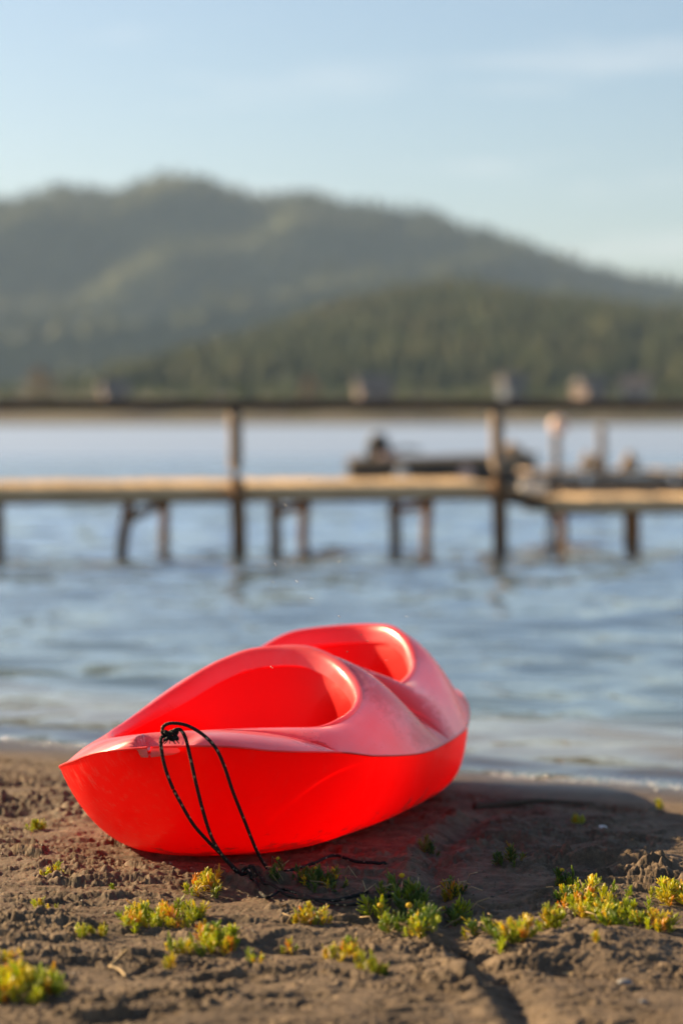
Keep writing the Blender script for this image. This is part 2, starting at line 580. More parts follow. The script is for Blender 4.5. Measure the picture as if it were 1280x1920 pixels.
FOAM = noisy_mat('foam_bubbles', [(0.3, (0.55, 0.53, 0.48)), (0.7, (0.72, 0.70, 0.66))], scale=200, rough=0.15, spec=0.6)
rg = np.random.default_rng(31)
V, F = [], []
for q in range(2600):
    x = rg.uniform(-1.9, 1.9)
    if fbm(n4, np.array(x * 2.1), np.array(3.3), 3) < -0.02: continue
    edge = shore_y(x) + rg.normal(0.03, 0.035) + 0.03 * math.sin(x * 9)
    r_ = rg.uniform(0.0012, 0.0042)
    b0 = len(V); z0 = max(WATER + 0.002, float(beach_base(np.array(x), np.array(edge))[0]))
    for k in range(5):
        w = k * 1.2566; V.append((x + r_ * math.cos(w), edge + r_ * math.sin(w), z0))
    for k in range(5):
        w = k * 1.2566 + 0.6; V.append((x + r_ * .7 * math.cos(w), edge + r_ * .7 * math.sin(w), z0 + r_ * .6))
    V.append((x, edge, z0 + r_ * 0.9))
    for k in range(5):
        k2 = (k + 1) % 5
        F += [(b0 + k, b0 + k2, b0 + 5 + k), (b0 + k2, b0 + 5 + k2, b0 + 5 + k), (b0 + 5 + k, b0 + 5 + k2, b0 + 10)]
tag(link('shore_foam', mesh_of('shore_foam', V, F), FOAM), 'thin line of foam bubbles along the waterline', 'foam', kind='stuff')

# ------------------------------------------------------------------ far hills and forest
SKY_L = [(-1500, 560), (-900, 470), (-500, 400), (-200, 372), (0, 378), (60, 372), (100, 358), (150, 360), (200, 367), (240, 355), (300, 335), (340, 328),
         (380, 338), (440, 358), (500, 372), (560, 368), (620, 378), (700, 388), (760, 395), (830, 410), (880, 432), (950, 450), (1020, 470),
         (1080, 490), (1150, 510), (1220, 525), (1280, 535), (1500, 570), (1800, 620), (2300, 690), (3000, 740)]
FORE_L = [(-1500, 770), (-300, 768), (0, 765), (120, 752), (250, 715), (320, 690), (390, 655), (500, 622), (600, 590), (700, 560), (780, 545), (860, 540),
          (950, 555), (1050, 570), (1150, 588), (1280, 600), (1600, 640), (2200, 700), (3000, 760)]
D_RIDGE, D_FORE = 2300.0, 900.0
ridge_f = pchip([(a - 640) / FPX for a, b in SKY_L], [(785 - b + 6) / FPX * D_RIDGE for a, b in SKY_L])
fore_f = pchip([(a - 640) / FPX for a, b in FORE_L], [(785 - b - 10) / FPX * D_FORE for a, b in FORE_L])
hn = perm_noise(21); hn2 = perm_noise(22)


def ridge_z(x, y):
    top = ridge_f(x / D_RIDGE)
    t = np.clip((y - 1150) / (D_RIDGE - 1150), 0, 1)
    back = np.clip((y - D_RIDGE) / 1200, 0, 1)
    prof = t ** 0.95
    # spurs that run down to the right, cut by gullies
    q = (x * 0.85 - (y - D_RIDGE) * 0.50) / 210.0
    sp = 1 - 2 * np.abs(hn(q + 0.35 * hn2(x / 300, y / 300), (y + 0.5 * x) / 1100.0 + 7))
    z = top * prof + (sp - 1.0) * 150 * np.clip(4 * t * (1 - t), 0, 1) ** 0.7 + fbm(hn2, x / 120, y / 120, 3) * 14 * t * (1 - t) * 2
    return z * (1 - back ** 1.5) - 2


def fore_z(x, y):
    top = fore_f(x / D_FORE)
    t = np.clip((y - 500) / (D_FORE - 500), 0, 1)
    back = np.clip((y - D_FORE) / 420, 0, 1)
    z = top * (t ** 0.8) * (1 - back ** 2) + fbm(hn, x / 60, y / 60, 3) * 4 * t * (1 - back)
    return z - 1 - 6 * back


def hill_mesh(name, zf, y0, y1, nx, ny, half):
    u = np.linspace(-half, half, nx); y = np.linspace(y0, y1, ny)
    Y = np.repeat(y[:, None], nx, 1); X = u[None, :] * (0.35 * (y0 + y1) / 2 + 0.65 * Y)
    return grid_mesh(name, X, Y, zf(X, Y))


HILL = noisy_mat('forest_floor', [(0.3, (0.032, 0.044, 0.017)), (0.5, (0.062, 0.074, 0.028)), (0.72, (0.105, 0.105, 0.044))], scale=0.012, detail=7, rough=0.95, spec=0.1)
tag(link('hills', hill_mesh('hills', ridge_z, 1140, 3500, 240, 140, 0.75), HILL), 'long wooded ridge beyond the lake', kind='structure')
tag(link('hills', hill_mesh('fore_hills', fore_z, 495, 1330, 200, 90, 0.7), HILL), 'lower wooded hill in front of the ridge', kind='structure')


def forest(name, zf, n, u0, u1, y0, y1, h0, h1, mat, seed, ok=None, sides=6):
    rng = np.random.default_rng(seed)
    u = rng.uniform(u0, u1, n * 3); y = np.sqrt(rng.uniform(y0 ** 2, y1 ** 2, n * 3)); x = u * y
    keep = fbm(hn, x / 90 + 5, y / 90, 3) > -0.42
    if ok is not None: keep &= ok(x, y)
    x, y = x[keep][:n], y[keep][:n]
    z = zf(x, y)
    h = rng.uniform(h0, h1, len(x)) * (1 + 0.25 * fbm(hn2, x / 150, y / 150, 2)); w = h * rng.uniform(0.22, 0.42, len(x))
    # each tree: three stacked, ragged skirts
    ang = np.arange(sides) / sides * 2 * np.pi
    V, F = [], []
    tiers = ((0.08, 1.0, 0.55), (0.32, 0.78, 0.80), (0.58, 0.5, 1.0))
    for k, (lo, rr, hi) in enumerate(tiers):
        a = ang[None, :] + rng.uniform(0, 6, len(x))[:, None]
        jr = rng.uniform(0.6, 1.25, (len(x), sides)); jz = rng.uniform(-0.06, 0.08, (len(x), sides))
        ring = np.stack([x[:, None] + np.cos(a) * jr * rr * w[:, None], y[:, None] + np.sin(a) * jr * rr * w[:, None], z[:, None] + h[:, None] * (lo + jz)], -1)
        apex = np.stack([x + rng.uniform(-.1, .1, len(x)) * w, y + rng.uniform(-.1, .1, len(x)) * w, z + h * hi], -1)[:, None, :]
        V.append(np.concatenate([ring, apex], 1))
    V = np.concatenate(V, 1)                       # trees x 3(sides+1)
    per = 3 * (sides + 1)
    base = (np.arange(len(x)) * per)[:, None, None]
    tri = []
    for k in range(3):
        o = k * (sides + 1)
        for s in range(sides): tri.append((o + s, o + (s + 1) % sides, o + sides))
    T = (base + np.array(tri)[None]).reshape(-1, 3).astype(np.int32)
    me = bpy.data.meshes.new(name)
    v = V.reshape(-1, 3).astype(np.float32)
    me.vertices.add(len(v)); me.vertices.foreach_set('co', v.ravel())
    me.loops.add(T.size); me.loops.foreach_set('vertex_index', T.ravel())
    me.polygons.add(len(T)); me.polygons.foreach_set('loop_start', np.arange(len(T), dtype=np.int32) * 3)
    me.update(calc_edges=True)
    return link(name, me, mat)


def forest_mat(name, stops, sc):
    return noisy_mat(name, stops, scale=sc, detail=5, rough=0.9, spec=0.1, transl=0.2)


FOREST_A = forest_mat('ridge_forest_leaves', [(0.3, (0.035, 0.050, 0.020)), (0.5, (0.065, 0.080, 0.030)), (0.7, (0.115, 0.12, 0.050))], 0.02)
FOREST_B = forest_mat('shore_forest_leaves', [(0.28, (0.025, 0.040, 0.018)), (0.48, (0.055, 0.070, 0.026)), (0.62, (0.10, 0.10, 0.04)), (0.78, (0.16, 0.12, 0.05))], 0.035)
o = forest('ridge_forest', ridge_z, 7000, -0.2, 0.2, 1250, 2420, 5, 12, FOREST_A, 3)
tag(o, 'distant forest covering the long ridge beyond the lake', 'forest', kind='stuff')
o = forest('shore_forest', fore_z, 6000, -0.24, 0.24, 520, 960, 4, 9, FOREST_B, 4, ok=lambda x, y: fore_z(x, y) > 3 + 14 * np.abs(hn2(x / 25, y / 25)))
tag(o, 'forest on the low hill by the far shore', 'forest', kind='stuff')

# ------------------------------------------------------------------ the far shore: trees and houses one can tell apart
BARK = noisy_mat('bark', [(0.3, (0.06, 0.045, 0.03)), (0.7, (0.14, 0.11, 0.08))], scale=4, rough=0.9)
LEAF_G = forest_mat('bank_leaves_green', [(0.3, (0.04, 0.06, 0.018)), (0.7, (0.12, 0.14, 0.04))], 0.6)
LEAF_Y = forest_mat('bank_leaves_yellow', [(0.3, (0.16, 0.13, 0.03)), (0.7, (0.34, 0.28, 0.07))], 0.6)
LEAF_T = forest_mat('bank_leaves_tan', [(0.3, (0.16, 0.11, 0.05)), (0.7, (0.30, 0.21, 0.10))], 0.6)
LEAF_D = forest_mat('bank_leaves_dark', [(0.3, (0.02, 0.035, 0.016)), (0.7, (0.06, 0.075, 0.03))], 0.6)


def bank_z(x, y):
    return np.clip(WATER + (y - FAR_SHORE) * 0.07, 0, 6)
o = forest('bank_scrub', bank_z, 900, -0.2, 0.2, 452, 530, 1.0, 3.5, LEAF_G, 8)
tag(o, 'scrub and bushes along the far bank', 'scrub', kind='stuff')


def shore_tree(name, x, y_top, d, w, mat, label, conifer=False):
    base = px(x, 785, d); base.z = max(0.5, min(4.0, (d - 424) * 0.05))
    h = px(x, y_top, d).z - base.z
    t = empty(name, base)
    tag(t, label, 'tree', 'trees standing out on the far shore')
    link('trunk', tube_mesh('trunk', [(0, 0, -0.5), (0.1, 0, h * 0.3), (0, 0.1, h * 0.7)], 0.25 + h * 0.008, 7, taper=lambda q: 1 - 0.6 * q), BARK, t)
    wm = w / FPX * d / 2
    V, F = [], []
    for i in range(420):
        zz = random.random() ** 0.8
        if conifer: rr = wm * (1 - zz) * (0.75 + 0.35 * math.sin(zz * 30)) + 0.15
        else: rr = wm * math.sqrt(max(0.02, 1 - (2 * zz - 0.9) ** 2)) * random.uniform(0.65, 1.1)
        a = random.uniform(0, 6.283); r_ = rr * math.sqrt(random.uniform(0.15, 1))
        c = Vector((math.cos(a) * r_, math.sin(a) * r_, h * (0.14 + 0.86 * zz)))
        s = h * random.uniform(0.03, 0.07)
        b = len(V)
        for k in range(4):
            V.append(c + Vector((random.uniform(-1, 1), random.uniform(-1, 1), random.uniform(-.8, .8))) * s)
        F += [(b, b + 1, b + 2), (b, b + 2, b + 3), (b + 1, b + 3, b + 2)]
    link('crown', mesh_of('crown', V, F, False), mat, t)


shore_tree('bank_tree', 75, 690, 470, 70, LEAF_T, 'pale tan tree on the far shore at the left edge of the lake view')
shore_tree('bank_tree', 455, 712, 460, 60, LEAF_G, 'green rounded tree on the far shore above the left railing post')
shore_tree('bank_tree', 580, 705, 470, 50, LEAF_T, 'tan tree on the far shore between the two railing posts')
shore_tree('conifer', 385, 640, 640, 80, LEAF_D, 'tall dark conifer at the left foot of the low wooded hill', True)
shore_tree('conifer', 298, 668, 640, 60, LEAF_D, 'shorter dark conifer left of the tallest one on the hill foot', True)
shore_tree('bank_tree', 560, 770, 440, 36, LEAF_Y, 'small yellow green bush tree at the waterline of the far shore, left of centre')
shore_tree('bank_tree', 820, 768, 440, 44, LEAF_Y, 'small yellow green bush tree at the far waterline left of the right railing post')
shore_tree('bank_tree', 870, 766, 440, 40, LEAF_Y, 'small yellow green bush tree nearest the right railing post on the far shore')
shore_tree('bank_tree', 1010, 716, 465, 70, LEAF_G, 'green rounded tree on the far shore right of the right railing post')
shore_tree('bank_tree', 1250, 712, 465, 60, LEAF_G, 'green rounded tree on the far shore by the right edge')

WALL_W = noisy_mat('house_paint_white', [(0.3, (0.22, 0.21, 0.20)), (0.7, (0.29, 0.28, 0.27))], scale=0.6, rough=0.8)
WALL_P = noisy_mat('house_paint_pink', [(0.3, (0.15, 0.105, 0.085)), (0.7, (0.20, 0.145, 0.12))], scale=0.6, rough=0.8)
WALL_B = noisy_mat('house_paint_blue', [(0.3, (0.06, 0.075, 0.11)), (0.7, (0.08, 0.10, 0.14))], scale=0.6, rough=0.8)
ROOF = noisy_mat('house_roof', [(0.3, (0.06, 0.05, 0.05)), (0.7, (0.12, 0.095, 0.085))], scale=0.8, rough=0.7)
PANE = noisy_mat('window_glass', [(0.3, (0.02, 0.025, 0.03)), (0.7, (0.04, 0.05, 0.06))], scale=1, rough=0.1, spec=0.6)
WOOD_DARK = noisy_mat('dark_door_wood', [(0.3, (0.07, 0.045, 0.03)), (0.7, (0.15, 0.10, 0.07))], scale=2, rough=0.8)


def house(x, y, w, mat, label):
    d = 452
    b = px(x, y, d)
    b.z = max(1.0, b.z)
    W = w / FPX * d; H = 3.0
    t = empty('house', b, (0, 0, R(random.uniform(-20, 20))))
    tag(t, label, 'house', 'houses on the far shore')
    bm_obj('wall', box_bm(W, 6, H, 0, M=Matrix.Translation((0, 0, H / 2 - 0.3))), mat, t)
    rf = bmesh.new()
    vs = [rf.verts.new(c) for c in ((-W / 2 - .4, -3.5, H - .5), (W / 2 + .4, -3.5, H - .5), (W / 2 + .4, 3.5, H - .5), (-W / 2 - .4, 3.5, H - .5), (-W / 2 - .4, 0, H + 1.7), (W / 2 + .4, 0, H + 1.7))]
    for f in ((0, 1, 5, 4), (2, 3, 4, 5), (0, 4, 3), (1, 2, 5), (3, 2, 1, 0)): rf.faces.new([vs[i] for i in f])
    bm_obj('roof', rf, ROOF, t)
    for k in (-0.28, 0.28):
        bm_obj('window', box_bm(1.3, 0.12, 1.2), PANE, t, loc=(W * k, -3.03, 1.45))
    bm_obj('door', box_bm(0.95, 0.12, 2.0), WOOD_DARK, t, loc=(0, -3.03, 0.72))


house(958, 746, 34, WALL_B, 'small bluish house on the far shore just right of the right railing post')
house(1105, 752, 44, WALL_P, 'pinkish house on the far shore in the middle of the right gap')
house(1190, 752, 50, WALL_W, 'whitish house on the far shore nearest the right edge')
house(700, 752, 60, WALL_P, 'long pinkish house on the far shore between the railing posts')
house(215, 758, 46, WALL_P, 'pinkish house on the far shore left of the left railing post')

# ------------------------------------------------------------------ the kayak
TH = 13.5
KAYAK_RED = None


def kayak_mat(name, chalk, transl, rough, dirt=False, sunlit_scratch=False):
    m, n, l, out = new_mat(name)
    tc = N(n, 'ShaderNodeTexCoord')
    no = N(n, 'ShaderNodeTexNoise', {'Scale': 5.5, 'Detail': 7, 'Roughness': 0.62, 'Distortion': 0.4})
    l.new(tc.outputs['Object'], no.inputs['Vector'])
    rp = ramp(n, [(0.30, (0.93, 0.003, 0.002)), (0.7, (0.97, 0.005, 0.003))])
    l.new(no.outputs['Fac'], rp.inputs['Fac'])
    col = rp.outputs[0]
    if chalk > 0:
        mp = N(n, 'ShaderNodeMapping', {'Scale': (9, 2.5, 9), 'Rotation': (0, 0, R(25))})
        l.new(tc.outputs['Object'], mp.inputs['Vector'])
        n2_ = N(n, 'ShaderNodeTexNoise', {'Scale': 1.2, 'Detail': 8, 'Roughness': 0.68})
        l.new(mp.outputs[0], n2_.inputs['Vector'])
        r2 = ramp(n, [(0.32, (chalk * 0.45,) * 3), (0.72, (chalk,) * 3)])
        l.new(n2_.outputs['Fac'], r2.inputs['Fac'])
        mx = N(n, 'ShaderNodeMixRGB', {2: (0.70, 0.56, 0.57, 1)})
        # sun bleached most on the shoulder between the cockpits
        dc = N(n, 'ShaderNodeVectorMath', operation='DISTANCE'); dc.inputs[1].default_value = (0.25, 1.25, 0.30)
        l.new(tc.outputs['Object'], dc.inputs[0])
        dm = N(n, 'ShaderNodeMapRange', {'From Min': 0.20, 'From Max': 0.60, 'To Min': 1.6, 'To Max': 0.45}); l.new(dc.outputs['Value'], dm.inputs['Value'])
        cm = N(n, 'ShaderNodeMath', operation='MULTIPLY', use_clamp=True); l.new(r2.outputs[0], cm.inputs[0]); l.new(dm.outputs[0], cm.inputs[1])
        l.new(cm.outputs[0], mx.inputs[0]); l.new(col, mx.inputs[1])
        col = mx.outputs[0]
    if dirt:
        # grime smeared over the shoulder beside the bridge between the cockpits
        mp = N(n, 'ShaderNodeMapping', {'Scale': (26, 7, 12), 'Rotation': (0, 0, R(38))})
        l.new(tc.outputs['Object'], mp.inputs['Vector'])
        n3_ = N(n, 'ShaderNodeTexNoise', {'Scale': 1.0, 'Detail': 7, 'Roughness': 0.7})
        l.new(mp.outputs[0], n3_.inputs['Vector'])
        ds = N(n, 'ShaderNodeVectorMath', operation='DISTANCE')
        ds.inputs[1].default_value = (0.31, 1.05, 0.26)
        l.new(tc.outputs['Object'], ds.inputs[0])
        mr = N(n, 'ShaderNodeMapRange', {'From Min': 0.03, 'From Max': 0.36, 'To Min': 0.50, 'To Max': -0.12})
        l.new(ds.outputs['Value'], mr.inputs['Value'])
        ad = N(n, 'ShaderNodeMath', operation='ADD')
        l.new(n3_.outputs['Fac'], ad.inputs[0]); l.new(mr.outputs[0], ad.inputs[1])
        r3 = ramp(n, [(0.52, (0, 0, 0)), (0.74, (0.9, 0.9, 0.9))])
        l.new(ad.outputs[0], r3.inputs['Fac'])
        # a dark scrape on the starboard edge near the bow
        mp6 = N(n, 'ShaderNodeMapping', {'Scale': (14, 60, 40), 'Rotation': (0, 0, R(-35))}); l.new(tc.outputs['Object'], mp6.inputs['Vector'])
        n6_ = N(n, 'ShaderNodeTexNoise', {'Scale': 1.0, 'Detail': 6, 'Roughness': 0.7}); l.new(mp6.outputs[0], n6_.inputs['Vector'])
        d6 = N(n, 'ShaderNodeVectorMath', operation='DISTANCE'); d6.inputs[1].default_value = (0.275, 0.30, 0.262); l.new(tc.outputs['Object'], d6.inputs[0])
        m6 = N(n, 'ShaderNodeMapRange', {'From Min': 0.01, 'From Max': 0.10, 'To Min': 0.30, 'To Max': -0.25}); l.new(d6.outputs['Value'], m6.inputs['Value'])
        a6 = N(n, 'ShaderNodeMath', operation='ADD'); l.new(n6_.outputs['Fac'], a6.inputs[0]); l.new(m6.outputs[0], a6.inputs[1])
        r6 = ramp(n, [(0.60, (0, 0, 0)), (0.68, (0.85, 0.85, 0.85))]); l.new(a6.outputs[0], r6.inputs['Fac'])
        mx6 = N(n, 'ShaderNodeMixRGB', {2: (0.05, 0.02, 0.02, 1)}); l.new(r6.outputs[0], mx6.inputs[0]); l.new(col, mx6.inputs[1])
        col = mx6.outputs[0]
        mx = N(n, 'ShaderNodeMixRGB', {2: (0.07, 0.045, 0.05, 1)})
        l.new(r3.outputs[0], mx.inputs[0]); l.new(col, mx.inputs[1])
        col = mx.outputs[0]
    if sunlit_scratch:
        mp = N(n, 'ShaderNodeMapping', {'Scale': (60, 60, 3.5), 'Rotation': (R(14), R(14), 0)})
        l.new(tc.outputs['Object'], mp.inputs['Vector'])
        n4_ = N(n, 'ShaderNodeTexNoise', {'Scale': 1.0, 'Detail': 6, 'Roughness': 0.7})
        l.new(mp.outputs[0], n4_.inputs['Vector'])
        r4 = ramp(n, [(0.53, (0, 0, 0)), (0.72, (0.75, 0.75, 0.75))])
        l.new(n4_.outputs['Fac'], r4.inputs['Fac'])
        mx = N(n, 'ShaderNodeMixRGB', {2: (0.75, 0.36, 0.26, 1)})  # orange tint paints the sun's glow into the scratches on the port side
        sq = N(n, 'ShaderNodeSeparateXYZ'); l.new(tc.outputs['Object'], sq.inputs[0])
        sw = N(n, 'ShaderNodeMapRange', {'From Min': -0.20, 'From Max': 0.02, 'To Min': 1.0, 'To Max': 0.12}); l.new(sq.outputs['X'], sw.inputs['Value'])
        sm = N(n, 'ShaderNodeMath', operation='MULTIPLY'); l.new(r4.outputs[0], sm.inputs[0]); l.new(sw.outputs[0], sm.inputs[1])
        l.new(sm.outputs[0], mx.inputs[0]); l.new(col, mx.inputs[1])
        # dried mud splashed along the lowest part of the hull
        sx = N(n, 'ShaderNodeSeparateXYZ'); l.new(tc.outputs['Object'], sx.inputs[0])
        mh = N(n, 'ShaderNodeMapRange', {'From Min': -0.01, 'From Max': 0.11, 'To Min': 0.20, 'To Max': -0.14}); l.new(sx.outputs['Z'], mh.inputs['Value'])
        n5_ = N(n, 'ShaderNodeTexNoise', {'Scale': 16, 'Detail': 8, 'Roughness': 0.72}); l.new(tc.outputs['Object'], n5_.inputs['Vector'])
        am = N(n, 'ShaderNodeMath', operation='ADD'); l.new(mh.outputs[0], am.inputs[0]); l.new(n5_.outputs['Fac'], am.inputs[1])
        r5 = ramp(n, [(0.55, (0, 0, 0)), (0.66, (0.8, 0.8, 0.8))]); l.new(am.outputs[0], r5.inputs['Fac'])
        mud = r5
        mx2 = N(n, 'ShaderNodeMixRGB', {2: (0.16, 0.09, 0.055, 1)})
        l.new(r5.outputs[0], mx2.inputs[0]); l.new(mx.outputs[0], mx2.inputs[1])
        col = mx2.outputs[0]
    p = N(n, 'ShaderNodeBsdfPrincipled', {'Roughness': rough, 'Specular IOR Level': 0.5 if chalk else 0.28, 'Coat Weight': 0.6 if chalk else 0.15, 'Coat Roughness': 0.16})
    l.new(col, p.inputs['Base Color'])
    rr = N(n, 'ShaderNodeMapRange', {'From Min': 0.3, 'From Max': 0.7, 'To Min': rough - 0.07, 'To Max': rough + 0.12})
    l.new(no.outputs['Fac'], rr.inputs['Value']); l.new(rr.outputs[0], p.inputs['Roughness'])
    bp = N(n, 'ShaderNodeBump', {'Strength': 0.12, 'Distance': 0.004})
    fn = N(n, 'ShaderNodeTexNoise', {'Scale': 60, 'Detail': 5})
    l.new(tc.outputs['Object'], fn.inputs['Vector']); l.new(fn.outputs['Fac'], bp.inputs['Height'])
    l.new(bp.outputs[0], p.inputs['Normal'])
    t = N(n, 'ShaderNodeBsdfTranslucent', {'Color': (0.97, 0.0012, 0.0008, 1)})
    mx = N(n, 'ShaderNodeMixShader', {0: transl})
    if sunlit_scratch:     # mud lets no light through
        tf = N(n, 'ShaderNodeMapRange', {'To Min': transl, 'To Max': transl * 0.25})
        l.new(mud.outputs[0], tf.inputs['Value']); l.new(tf.outputs[0], mx.inputs[0])
    l.new(p.outputs[0], mx.inputs[1]); l.new(t.outputs[0], mx.inputs[2])
    l.new(mx.outputs[0], out.inputs['Surface'])
    return m


HULL_M = kayak_mat('red_polyethylene_hull', 0.0, 0.52, 0.38, sunlit_scratch=True)
DECK_M = kayak_mat('red_polyethylene_deck', 1.05, 0.30, 0.30, dirt=True)
RIM_M = kayak_mat('red_polyethylene_rim', 0.30, 0.40, 0.32)

LK = 2.70
bf = pchip([0, 0.02, 0.06, 0.12, 0.22, 0.40, 0.65, 1.0, 1.35, 1.7, 2.1, 2.4, 2.58, 2.66, 2.7], [0.004, 0.072, 0.135, 0.200, 0.272, 0.346, 0.386, 0.405, 0.398, 0.350, 0.255, 0.15, 0.075, 0.035, 0.004])
zsf = pchip([0, 0.06, 0.15, 0.35, 0.5, 0.95, 1.35, 1.7, 2.1, 2.5, 2.7], [0.318, 0.305, 0.279, 0.243, 0.214, 0.168, 0.160, 0.168, 0.180, 0.180, 0.165])
zkf = pchip([0, 0.05, 0.2, 0.38, 0.55, 0.8, 1.4, 2.0, 2.4, 2.6, 2.7], [0.310, 0.250, 0.116, 0.030, 0.0, -0.004, -0.028, -0.070, -0.050, 0.06, 0.160])
Hf = pchip([0, 0.03, 0.15, 0.25, 0.336, 0.483, 0.629, 0.776, 0.922, 1.03, 1.075, 1.115, 1.15, 1.20, 1.29, 1.41, 1.53, 1.66, 1.76, 1.82, 1.90, 2.0, 2.2, 2.7],
           [0.328, 0.340, 0.332, 0.320, 0.309, 0.289, 0.295, 0.314, 0.354, 0.405, 0.428, 0.430, 0.405, 0.345, 0.293, 0.305, 0.330, 0.385, 0.415, 0.418, 0.38, 0.31, 0.225, 0.170])
wbf = pchip([0, 0.15, 0.3, 0.55, 0.9, 1.4, 1.9, 2.4, 2.7], [0.02, 0.16, 0.34, 0.62, 0.84, 0.88, 0.75, 0.4, 0.02])   # flat bottom as a share of the beam


COCK = [(0.336, 1.069, 0.279, 0.421, 2.8, 2.26, 2.23), (1.150, 1.805, 0.258, 0.40, 2.8, 2.05, 2.0)]     # front, aft, half width, then the outline's shape


def deck_z(s, t, r):
    b = max(float(bf(s)), 1e-4)
    v = min(1.0, max(0.0, (b - abs(t)) / max(b - r, 1e-4)))
    m = 2.7 - 1.0 * float(sstep(0.2, 0.6, np.array(s)))
    h = float(Hf(s)); hs = float(np.mean(Hf(np.linspace(s - 0.14, s + 0.14, 9)))) if s > 0.3 else h   # the crest fades into an even shoulder
    h = hs + (h - hs) * min(1.0, v * 1.02) ** 2.2
    z = float(zsf(s) + (h - zsf(s)) * (1 - (1 - v) ** m))
    # tie-off pocket let into the edge of the bow
    g = float(sstep(0.085, 0.070, np.array(s)) * sstep(-0.032, -0.024, np.array(t)) * sstep(0.105, 0.045, np.array(t)))
    return z - g * 0.026 * min(1.0, v * 6)


def outline(c, n=120):
    """The cockpit rim in plan: (s, t) round the opening, blunter in front."""
    a, e, w, fc, pf, pa, q = c
    sc = a + (e - a) * fc
    pts = []
    for i in range(n):
        f = 2 * math.pi * i / n
        cs, sn = math.cos(f), math.sin(f)
        p, ls = (pf, sc - a) if cs < 0 else (pa, e - sc)
        pts.append((sc + ls * math.copysign(abs(cs) ** (2 / p), cs), w * math.copysign(abs(sn) ** (2 / q), sn)))
    return pts


def half_open(s):
    for a, e, w, fc, pf, pa, q in COCK:
        if a < s < e:
            sc = a + (e - a) * fc
            u, p = ((sc - s) / (sc - a), pf) if s < sc else ((s - sc) / (e - sc), pa)
            cs = min(1, u) ** (p / 2)
            return w * math.sqrt(max(0, 1 - cs * cs)) ** (2 / q)
    return 0.0


S = list(np.linspace(0, 1, 34) ** 1.7 * COCK[0][0])
for i, (a, e, w, fc, pf, pa, q) in enumerate(COCK):
    sc = a + (e - a) * fc
    for k in range(1, 30): S.append(sc - (sc - a) * math.cos(k / 30 * math.pi / 2) ** (2 / pf))
    S.append(sc)
    for k in range(1, 30): S.append(sc + (e - sc) * math.sin(k / 30 * math.pi / 2) ** (2 / pa))
    S.append(e)
    nxt = COCK[i + 1][0] if i + 1 < len(COCK) else LK
    S += list(np.linspace(e, nxt, 14 if i == 0 else 24)[1:])
S = sorted(set(round(float(x), 5) for x in S))

kayak = empty('kayak', (-0.375, 5.0, 0.0), (0, R(-4.7), R(-TH)))
kayak.rotation_mode = 'XYZ'
tag(kayak, 'red plastic two-seat kayak pulled up on the dark sand', 'kayak')

# hull: keel to seam, both sides
NV = 26
hv, hf_ = [], []
for s in S:
    b, zs, zk, wb = float(bf(s)), float(zsf(s)), float(zkf(s)), float(wbf(s))
    ring = []
    P = [(0, zk), (wb * b * 1.0, zk - 0.004 * wb), (b * (0.74 + 0.20 * wb), zk + 0.10 * (zs - zk)), (b, zs)]
    for i in range(-NV, NV + 1):
        v = abs(i) / NV
        x = (1 - v) ** 3 * P[0][0] + 3 * (1 - v) ** 2 * v * P[1][0] + 3 * (1 - v) * v * v * P[2][0] + v ** 3 * P[3][0]
        z = (1 - v) ** 3 * P[0][1] + 3 * (1 - v) ** 2 * v * P[1][1] + 3 * (1 - v) * v * v * P[2][1] + v ** 3 * P[3][1]
        ring.append((math.copysign(x, i) if i else 0.0, s, z))
    hv += ring
W_ = 2 * NV + 1
for i in range(len(S) - 1):
    for k in range(W_ - 1):
        hf_.append((i * W_ + k, i * W_ + k + 1, (i + 1) * W_ + k + 1, (i + 1) * W_ + k))
hull = link('hull', mesh_of('hull', hv, hf_), HULL_M, kayak)

# deck: seam to rim (or centre line)
ND = 20
dv, df = [], []


for side in (-1, 1):
    off = len(dv)
    for s in S:
        b, r = float(bf(s)), half_open(s)
        for k in range(ND + 1):
            v = k / ND
            v = v ** 1.15
            t = b + (r - b) * v
            dv.append((side * t, s, deck_z(s, side * t, r)))
    W2 = ND + 1
    for i in range(len(S) - 1):
        for k in range(ND):
            q = (off + i * W2 + k, off + (i + 1) * W2 + k, off + (i + 1) * W2 + k + 1, off + i * W2 + k + 1)
            df.append(q if side > 0 else q[::-1])
dme = mesh_of('deck', dv, df)
bm = bmesh.new(); bm.from_mesh(dme)
bmesh.ops.remove_doubles(bm, verts=bm.verts[:], dist=1e-5)
bm.to_mesh(dme); bm.free()
dme.polygons.foreach_set('use_smooth', [True] * len(dme.polygons))
deck = link('deck', dme, DECK_M, kayak)

# seam flange
sp = [(float(bf(s)), s, float(zsf(s))) for s in S] 
seam_pts = sp + [(-a, b, c) for a, b, c in sp[::-1][1:]]
link('seam', tube_mesh('seam', seam_pts, 0.0026, 6, cap=False), RIM_M, kayak)

